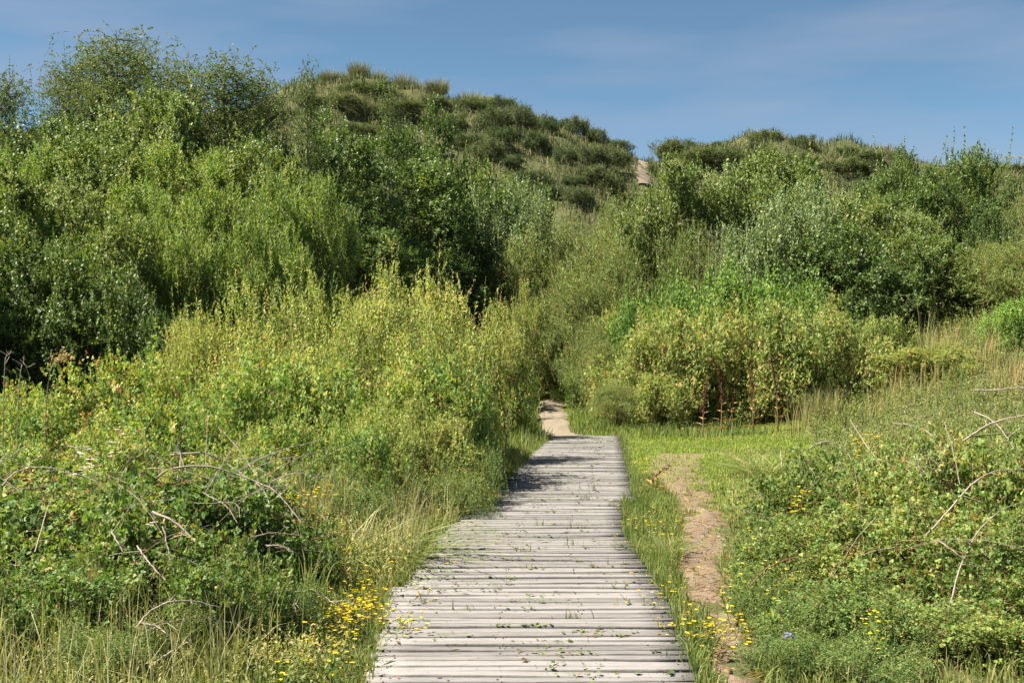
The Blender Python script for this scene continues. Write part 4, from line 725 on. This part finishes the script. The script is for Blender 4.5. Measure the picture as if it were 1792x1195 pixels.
for a in [(612, 1052, 6.9, 'upper part of the big orange yellow clump beside the boardwalk', 22, 8), (640, 1062, 7.0, 'orange yellow plant of the big clump closest to the boardwalk corner', 14, 5),
          (625, 1082, 6.6, 'densest orange yellow plant in the middle of the big clump', 24, 8), (655, 1095, 6.5, 'orange yellow plant leaning to the boardwalk edge', 9, 4), (600, 1085, 6.5, 'orange plant on the bramble side of the big clump', 12, 4),
          (605, 1110, 6.2, 'orange yellow plant below the big clump', 8, 4), (612, 1125, 6.0, 'lowest orange yellow plant before the bottom of the photo', 10, 3),
          (1222, 1092, 6.25, 'flowering orange clump casting its shade on the sandy path', 12, 9), (1205, 1080, 6.4, 'yellow flowered plant next to the shade casting orange clump', 7, 5),
          (1134, 935, 9.9, 'yellow flower between boardwalk and sandy path, beyond the nail rows', 9, 3), (1158, 958, 9.2, 'yellow flower above a dark little tuft by the boardwalk', 9, 3),
          (1118, 905, 10.8, 'orange flower beside the jog in the boardwalk edge', 8, 3), (1186, 1013, 7.8, 'small orange flower at the bend of the sandy path', 5, 2), (1150, 1048, 7.2, 'tiny yellow flowers touching the planks of the widest boardwalk section', 4, 3),
          (690, 965, 8.9, 'yellow flowers in the verge just short of the boardwalk section corner', 6, 2), (672, 1000, 8.2, 'yellow flowers in the verge below the arching tussock tips', 5, 2), (770, 918, 10.4, 'yellow flowers where the boardwalk narrows, on the grassy side', 6, 2), (600, 990, 7.9, 'yellow flowers against the shaded bramble end', 6, 2),
          (530, 855, 8.6, 'orange flower patch in the dry grass beyond the foreground bramble', 14, 5), (505, 852, 8.7, 'orange flower patch just behind the longest bare cane', 12, 4)]:
    fl_px(a[0], a[1], a[2], a[3], 'wort', a[4], a[5], hr=.035)
for u, v, d, lab in [(1176, 250, 60, 'yellow flower patch on the far dune beside the domed bush'), (1190, 254, 60, 'smaller yellow flower patch on the far dune beside the domed bush'),
                     (1765, 303, 60, 'yellow flower patch on the far dune at the photo edge'), (1780, 308, 60, 'smaller yellow flower patch on the far dune at the photo edge'), (850, 205, 57, 'yellow flower stem on the dune slope among dark bushes')]:
    x = (u-896)/F*d; p = px(u, v, d); flower_plant('ragwort', lab, 'flower', x, d, max(p[2]-float(H(x, d)), .8), 7, 26, .09, .35, M_YEL, M_DRK, M_STM, int(u+v), 'yellow ragwort plants', .1, .05, 10)
def flowers_on(name, label, u, v, d, n, sp, pm, seed, host):
    """a spray of small flowers, a part of the bramble it grows on"""
    r = rg(seed); mb = MB(); c = px(u, v, d)-np.array(host.location); petals(mb, r, c+r.normal(0, sp, (n, 3)), .016, 5); link(name, mb.mesh(name, pm), host, label=label)
flowers_on('blossom', 'pale pink bramble blossom', 152, 822, 7.0, 14, .035, M_PNK, 1, FB[1]); flowers_on('blossom', 'pale pink bramble blossom', 160, 808, 7.2, 18, .045, M_PNK, 2, FB[1])
flowers_on('blossom', 'pale pink bramble blossom', 268, 913, 6.6, 6, .015, M_PNK, 3, FB[1]); flowers_on('blossom', 'pale pink bramble blossom', 200, 772, 7.6, 12, .05, M_PNK, 4, FB[1])
flowers_on('blossom', 'blue flower spike', 1381, 1110, 5.9, 8, .012, M_PUR, 5, RB[9])
def dock(u, vb, vt, label, seed, d=None, scale=1):
    d = d or 21.0; x = (u-896)/F*d; zb = float(H(x, d)); zt = CAMZ+(597.5-vt)/F*d; h = zt-zb; r = rg(seed); t = thing('dock_stalk', label, 'plant', (x, d, zb), 'rust brown dock stalks')
    st, se, lf = MB(), MB(), MB(); P = curve([(0, 0, -.05), (r.normal(0, .05), 0, h*.5), (r.normal(0, .11), r.normal(0, .1), h*r.uniform(.86, 1))], 12); tubes(st, P[None], np.linspace(.012, .004, 12)[None], 5, .3)
    n = int(420*scale*scale); k = r.uniform(.38, 1, n); c = np.stack([np.interp(k, np.linspace(0, 1, 12), P[:, i]) for i in range(3)], -1); rad = .05*scale*(1-.55*(k-.38)/.62)*(.55+.45*np.abs(np.sin(k*26)))
    a = r.uniform(0, 6.28, n); c = c+np.stack([np.cos(a)*rad, np.sin(a)*rad, r.normal(0, .02, n)], -1)*r.uniform(.2, 1, (n, 1)); leaves(se, c, rdir(r, n), rdir(r, n), .026, .022, r.uniform(0, 1, n), T_LANCE)
    m = 7; p = np.stack([P[(np.arange(m) % 4)+1][:, i] for i in range(3)], -1); a = np.arange(m)*2.4; leaves(lf, p, np.stack([np.cos(a), np.sin(a), a*0+.3], -1), np.tile([0, 0, 1.], (m, 1)), .22, .05, .6, T_LANCE)
    link('stem', st.mesh('stem', M_RED), t); link('seed_head', se.mesh('seed_head', M_DOC), t); link('leaves', lf.mesh('leaves', M_DRY), t)
for a in [(1230, 735, 662, 'shortest dock stalk, standing alone nearest the boardwalk', 1), (1262, 720, 622, 'thin dock stalk, first of the close pair', 2), (1272, 720, 618, 'thin pale dock stalk, second of the close pair', 3),
          (1319, 712, 610, 'thickest dark dock stalk, between the close pair and the furthest stalk', 4), (1362, 712, 612, 'dock stalk furthest from the boardwalk, beside tall dry grass', 5)]: dock(*a)
dock(1138, 860, 806, 'small rust red dock stalk on the strip between boardwalk and sandy path', 6, 12.9, .35)
def dry_stalk(u, vb, d, pts, label, m_=M_CAN, rad=.006, seedhead=True, seed=0, cat='stalk'):
    p0 = px(u, vb, d); t = thing('dead_stalk', label, cat, (p0[0], d, float(H(p0[0], d))), 'dead stalks'); o = np.array(t.location); P = curve([o*0]+[px(*p)-o for p in pts], 12); st = MB(); r = rg(seed)
    tubes(st, P[None], rad*np.linspace(1, .4, 12)[None], 5, .6)
    tw = []
    for i in range(5, 12):
        dd = nrm(rdir(r, 1)[0]+[0, 0, .8]); tw.append(np.stack([P[i]+dd*s*r.uniform(.05, .12) for s in (0, .5, 1)]))
    tubes(st, np.array(tw), rad*.35, 3, .6); link('stem', st.mesh('stem', m_), t)
    if seedhead:
        mb = MB(); k = 90; c = P[np.clip(r.integers(8, 12, k), 0, 11)]+r.normal(0, .03, (k, 3)); leaves(mb, c, rdir(r, k, .2), rdir(r, k), .04, .012, r.uniform(.3, 1, k), T_LANCE); link('seed_head', mb.mesh('seed_head', M_DRY), t)
dry_stalk(72, 690, 10.5, [(85, 665, 10.5), (115, 625, 10.4)], 'leaning dead stalk with a tan seed head, against the deep shade', seed=1)
dry_stalk(3, 690, 10.4, [(8, 650, 10.4), (16, 620, 10.4)], 'thin bare dead stalk at the photo edge, against the deep shade', seedhead=False, seed=2)
dry_stalk(25, 690, 10.4, [(35, 660, 10.4), (50, 642, 10.4)], 'short bare dead stalk beside the one at the photo edge', seedhead=False, seed=3)
dry_stalk(885, 850, 13.4, [(884, 800, 13.4), (888, 745, 13.4), (884, 705, 13.4)], 'dark thin dead stalk standing at the boardwalk edge before the brambles', M_TWG, .009, False, 4)
for u, vt, lab in [(1222, 400, 'pale'), (1240, 392, 'pale'), (1252, 405, 'pale'), (1262, 398, 'pale')]:
    dry_stalk(u, 470, 27.5, [(u, 440, 27.5), (u+6, vt, 27.5)], 'grey dead stem in the tuft above the brightest nettle clump', M_CAN, .008, False, u)
for a in [('tus1', 640, 9.0, 900, 190, 'arching grass tussock whose long blades sweep towards the boardwalk'), ('tus1', 600, 8.6, 930, 130, 'smaller arching tussock between the bramble end and the big tussock'),
          ('str1', 655, 10.4, 790, 90, 'tall straw coloured grass clump before the fine leaved bush'), ('str1', 700, 10.2, 815, 80, 'straw coloured grass clump nearest the boardwalk corner'),
          ('str1', 590, 10.0, 800, 100, 'straw coloured grass clump behind the foreground bramble end'), ('str1', 545, 9.6, 820, 90, 'straw coloured grass clump beside the orange flower patch'),
          ('sed1', 540, 6.9, 950, 80, 'clump of broad green blades in the shade of the foreground bramble end'), ('sed1', 455, 6.8, 955, 70, 'clump of broad green blades under the bare canes'),
          ('str1', 145, 6.35, 935, 60, 'rusty dry grass tuft in front of the dark green foreground bramble'), ('str1', 1420, 21.5, 668, 45, 'tall dry grass tuft beside the furthest dock stalk'),
          ('str1', 1455, 21.6, 672, 45, 'tall dry grass tuft second from the furthest dock stalk'), ('tus1', 1625, 22.5, 545, 40, 'grass tuft on the crest of the grassy bank'),
          ('tus1', 1165, 9.0, 950, 60, 'dark little tuft at the sandy path edge'), ('tus1', 1340, 14.5, 790, 90, 'grey green tuft with fading purple heads on the lawn edge')]:
    L(a[0], 'grass_tussock', 'grass', *a[1:5], a[5], 'grass tussocks', parts=('blades', 'stalks'))
# marram along the dune crest, dark bushes on the slope
gC = 'grass tussocks along the dune crest'
for u, w, h, lab in [(575, 40, .9, None), (600, 40, 1.0, None), (628, 44, 1.05, None), (658, 46, 1.1, None), (705, 50, 1.15, 'marram tussock with a thin stalk over it, on the highest part of the dune crest'), (728, 48, 1.0, None), (765, 56, .9, 'round brown marram tussock on the crest just below the highest part'),
                     (822, 60, .9, 'greyish marram tussock touching the dark crest bush')]:
    d = 61.5; plant('mar1' if h > 1 else 'mar2', 'marram_tussock', 'grass', (u-896)/F*d, d, w/F*d, h, lab or 'brown marram tussock among several alike along the top of the dune crest', gC, ('blades', 'stalks'))
gS = 'dark bushes on the dune'
for p, u, vb, w, hp, lab in [('drk1', 856, 178, 46, 30, 'dark bush perched on the dune crest against the sky'), ('drk1', 1168, 252, 66, 34, 'dark domed bush on the skyline beyond the sandy track'),
          ('drk2', 860, 225, 80, 46, 'dark bush below the crest bush, beside a yellow flower stem'), ('drk2', 915, 225, 90, 46, 'dark bush at the middle of the dune shoulder'), ('drk1', 960, 235, 80, 44, 'dark bush on the falling dune shoulder, before its sky edge'),
          ('drk2', 1000, 235, 70, 34, 'dark bush on the skyline of the falling shoulder'), ('drk2', 1045, 250, 70, 30, 'low dark bush further down the skyline of the shoulder'), ('drk1', 940, 265, 70, 40, 'black shadowed bush in the fold of the slope'),
          ('drk1', 985, 285, 60, 40, 'dark bush below the fold of the slope'), ('drk2', 1065, 300, 80, 50, 'grey green dome of scrub beside the sandy track'), ('drk1', 970, 345, 46, 40, 'round dark bush low on the dune slope'),
          ('drk2', 1015, 355, 60, 34, 'brown scrub patch low on the slope, near the round dark bush'), ('drk2', 830, 190, 70, 30, 'green scrub between the crest bush and the brown tussocks'), ('drk2', 1085, 265, 60, 28, 'green scrub at the head of the sandy track'),
          ('drk2', 1040, 320, 80, 46, 'broad scrub dome under the grey green one'), ('drk1', 900, 290, 60, 36, 'scrub bush between the pale shrub and the dune fold'), ('drk2', 760, 190, 90, 26, 'low green scrub on the dune top behind the big round shrub'),
          ('drk2', 640, 165, 110, 22, 'low green scrub below the marram tussocks'), ('drk2', 1265, 255, 90, 26, 'low scrub on the flat topped far dune, first from the domed bush'), ('drk2', 1335, 248, 90, 26, 'scrub on the middle of the flat topped far dune'),
          ('drk2', 1405, 258, 90, 28, 'scrub at the far end of the flat topped dune'), ('drk2', 1480, 272, 70, 18, 'low scrub on the distant ridge behind the silvery shrub'), ('drk2', 1525, 280, 60, 18, 'low scrub on the distant ridge next to the upright bushes'),
          ('drk2', 1770, 298, 80, 14, 'low scrub on the distant ridge at the photo edge'), ('drk2', 1250, 285, 120, 40, 'scrub on the dune face behind the round leafy shrub'), ('drk2', 1470, 300, 110, 40, 'scrub on the dune face behind the silvery shrub'),
          ('drk1', 880, 250, 56, 34, 'small dark bush left of the black shadowed bush, in the dune fold'), ('drk2', 1030, 285, 60, 36, 'dark scrub clump between the fold and the grey green dome'), ('drk1', 1090, 285, 44, 26, 'small dark bush at the brink of the sandy track'),
          ('drk2', 930, 320, 90, 34, 'olive scrub low on the slope above the valley'), ('drk1', 1000, 325, 50, 34, 'dark bush between two scrub domes on the slope'), ('drk2', 1060, 340, 80, 34, 'scrub at the foot of the slope under the sandy track'), ('drk2', 790, 225, 90, 36, 'scrub behind the glittering round shrub'),
          ('drk2', 700, 195, 90, 30, 'scrub under the highest marram tussock'), ('drk2', 870, 195, 70, 24, 'scrub patch right under the crest bush'), ('drk2', 1190, 275, 80, 32, 'scrub right under the domed skyline bush'), ('drk2', 1310, 280, 90, 30, 'scrub on the face of the flat topped dune, at its middle'), ('drk2', 1390, 290, 90, 30, 'scrub on the face of the flat topped dune, towards its far end'),
          ('drk2', 605, 190, 80, 28, 'scrub on the bare shoulder behind the slender birch, upper patch'), ('drk2', 655, 212, 90, 30, 'scrub on the bare shoulder above the big round shrubs'), ('drk2', 630, 235, 80, 30, 'scrub on the bare shoulder just over the big round shrub crown'),
          ('drk2', 815, 255, 80, 34, 'scrub clump on the slope between the round shrub and the dune fold'), ('drk2', 850, 275, 80, 34, 'scrub clump right above the pale glittering shrub'), ('drk2', 905, 335, 80, 34, 'scrub clump at the bottom of the slope, above the olive bushes'),
          ('drk2', 470, 205, 90, 30, 'brownish scrub seen through the gap beside the airy birch'), ('drk2', 540, 185, 90, 30, 'scrub on the dune top behind the slender birch spire')]:
    d = hit(u, vb); x = (u-896)/F*d; plant(p, 'dune_bush', 'bush', x, d, RZ_.uniform(.5, 1.0)*w/F*d, RZ_.uniform(.45, 1.0)*hp/F*d, lab, gS)
# ------------------------------------------------------------------ clippings strewn on the planks, debris on the sand
def litter():
    r = rg(51); mb = MB(); n = 5200; k = 420; cx, cy_ = r.uniform(-.8, 1.9, k), 2.5+17*r.uniform(0, 1, k)**1.15; i = r.integers(0, k, n)
    x, y = cx[i]+r.normal(0, .11, n), cy_[i]+r.normal(0, .018, n); m = on_boards(x, y, -.03); x, y = x[m], y[m]; n = len(x)
    P = np.stack([x, y, np.full(n, TOPZ+.010)+r.uniform(0, .006, n)], -1); a = r.uniform(0, 6.28, n); D = np.stack([np.cos(a), np.sin(a), r.normal(0, .08, n)], -1); N = r.normal(0, .25, (n, 3))+[0, 0, 1]
    L_ = r.uniform(.010, .026, n)*np.where(r.random(n) < .25, 1.9, 1); leaves(mb, P, D, N, L_, L_*r.uniform(.55, .95, n), r.uniform(0, 1, n), T_LANCE)
    n = 160; x, y = r.uniform(-.8, 1.9, n), 2.5+17*r.uniform(0, 1, n)**1.2; m = on_boards(x, y, -.02); x, y = x[m], y[m]; n = len(x); P = np.stack([x, y, np.full(n, TOPZ+.012)], -1); a = r.uniform(0, 6.28, n)
    leaves(mb, P, np.stack([np.cos(a), np.sin(a), a*0+.02], -1), np.tile([0, 0, 1.], (n, 1)), r.uniform(.05, .12, n), .004, r.uniform(.5, 1, n), T_LANCE)
    tag(link('leaf_litter', mb.mesh('leaf_litter', leaf_mat('clipping', [(0, (.035, .06, .014)), (.5, (.075, .115, .022)), (.7, (.12, .14, .04)), (.85, (.12, .08, .04)), (1, (.07, .045, .025))], .1, .6, .2, 0, gain=(1.2, 1.2, 1.2)))), 'leaf clippings strewn over the boardwalk planks', 'litter', None, 'stuff')
    mb = MB(); k = 46; cx, cy_ = r.uniform(-.8, 1.8, k), 2.6+14*r.uniform(0, 1, k); n = k*14; i = np.repeat(np.arange(k), 14); x, y = cx[i]+r.normal(0, .06, n), cy_[i]+r.normal(0, .012, n)
    m = on_boards(x, y, -.03); x, y = x[m], y[m]; P = np.stack([x, y, np.full(len(x), TOPZ-.02)], -1); blades(mb, r, P, r.uniform(.04, .10, len(x)), .006, np.abs(r.normal(0, .6, len(x))), r.uniform(.2, .9, len(x)))
    n = 7000; y = r.uniform(2.5, 19.8, n); sd_ = r.random(n) < .55; e = np.where(sd_, edge(0, y), edge(1, y)); x = e+np.where(sd_, -1, 1)*np.abs(r.normal(.0, .05, n))+np.where(sd_, .02, -.02); m = np.isfinite(x); x, y = x[m], y[m]; n = len(x)
    blades(mb, r, np.stack([x, y, np.full(n, -.01)], -1), r.uniform(.08, .20, n), .006, np.abs(r.normal(0, .5, n)), r.uniform(.1, .8, n))
    tag(link('edge_weeds', mb.mesh('edge_weeds', M_GRS)), 'small weeds sprouting between and beside the planks', 'weeds', None, 'stuff')
    mb = MB(); n = 1100; y = 2.5+10.5*r.uniform(0, 1, n); l, q = np.interp(y, SPa[:, 2], SPa[:, 0]), np.interp(y, SPa[:, 2], SPa[:, 1]); s = r.beta(.6, .6, n); x = l+(q-l)*s+r.normal(0, .03, n)
    P = np.stack([x, y, H(x, y)+.022], -1); a = r.normal(0, .6, n)+np.where(r.random(n) < .5, 0, 3.14); D = np.stack([np.cos(a), np.sin(a), r.normal(0, .15, n)], -1); L_ = r.uniform(.015, .08, n)
    leaves(mb, P, D, r.normal(0, .3, (n, 3))+[0, 0, 1], L_, r.uniform(.004, .010, n), r.uniform(0, 1, n), T_LANCE); tag(link('path_litter', mb.mesh('path_litter', M_DRY)), 'dry stems and leaf bits scattered on the sandy path', 'litter', None, 'stuff')
litter()
# unseen trees added on the sunward side to throw the deep shade behind the brambles
for x, y, h, w, lab in [(-9.6, 12.8, 6.4, 4.6, 'unseen tree added to shade the dark shrubs'), (-10.6, 15.2, 6.8, 4.4, 'taller unseen tree added to shade the dark shrubs')]:
    plant('bro1', 'broadleaf_shrub', 'shrub', x, y, w, h, lab, 'unseen trees added for shade')
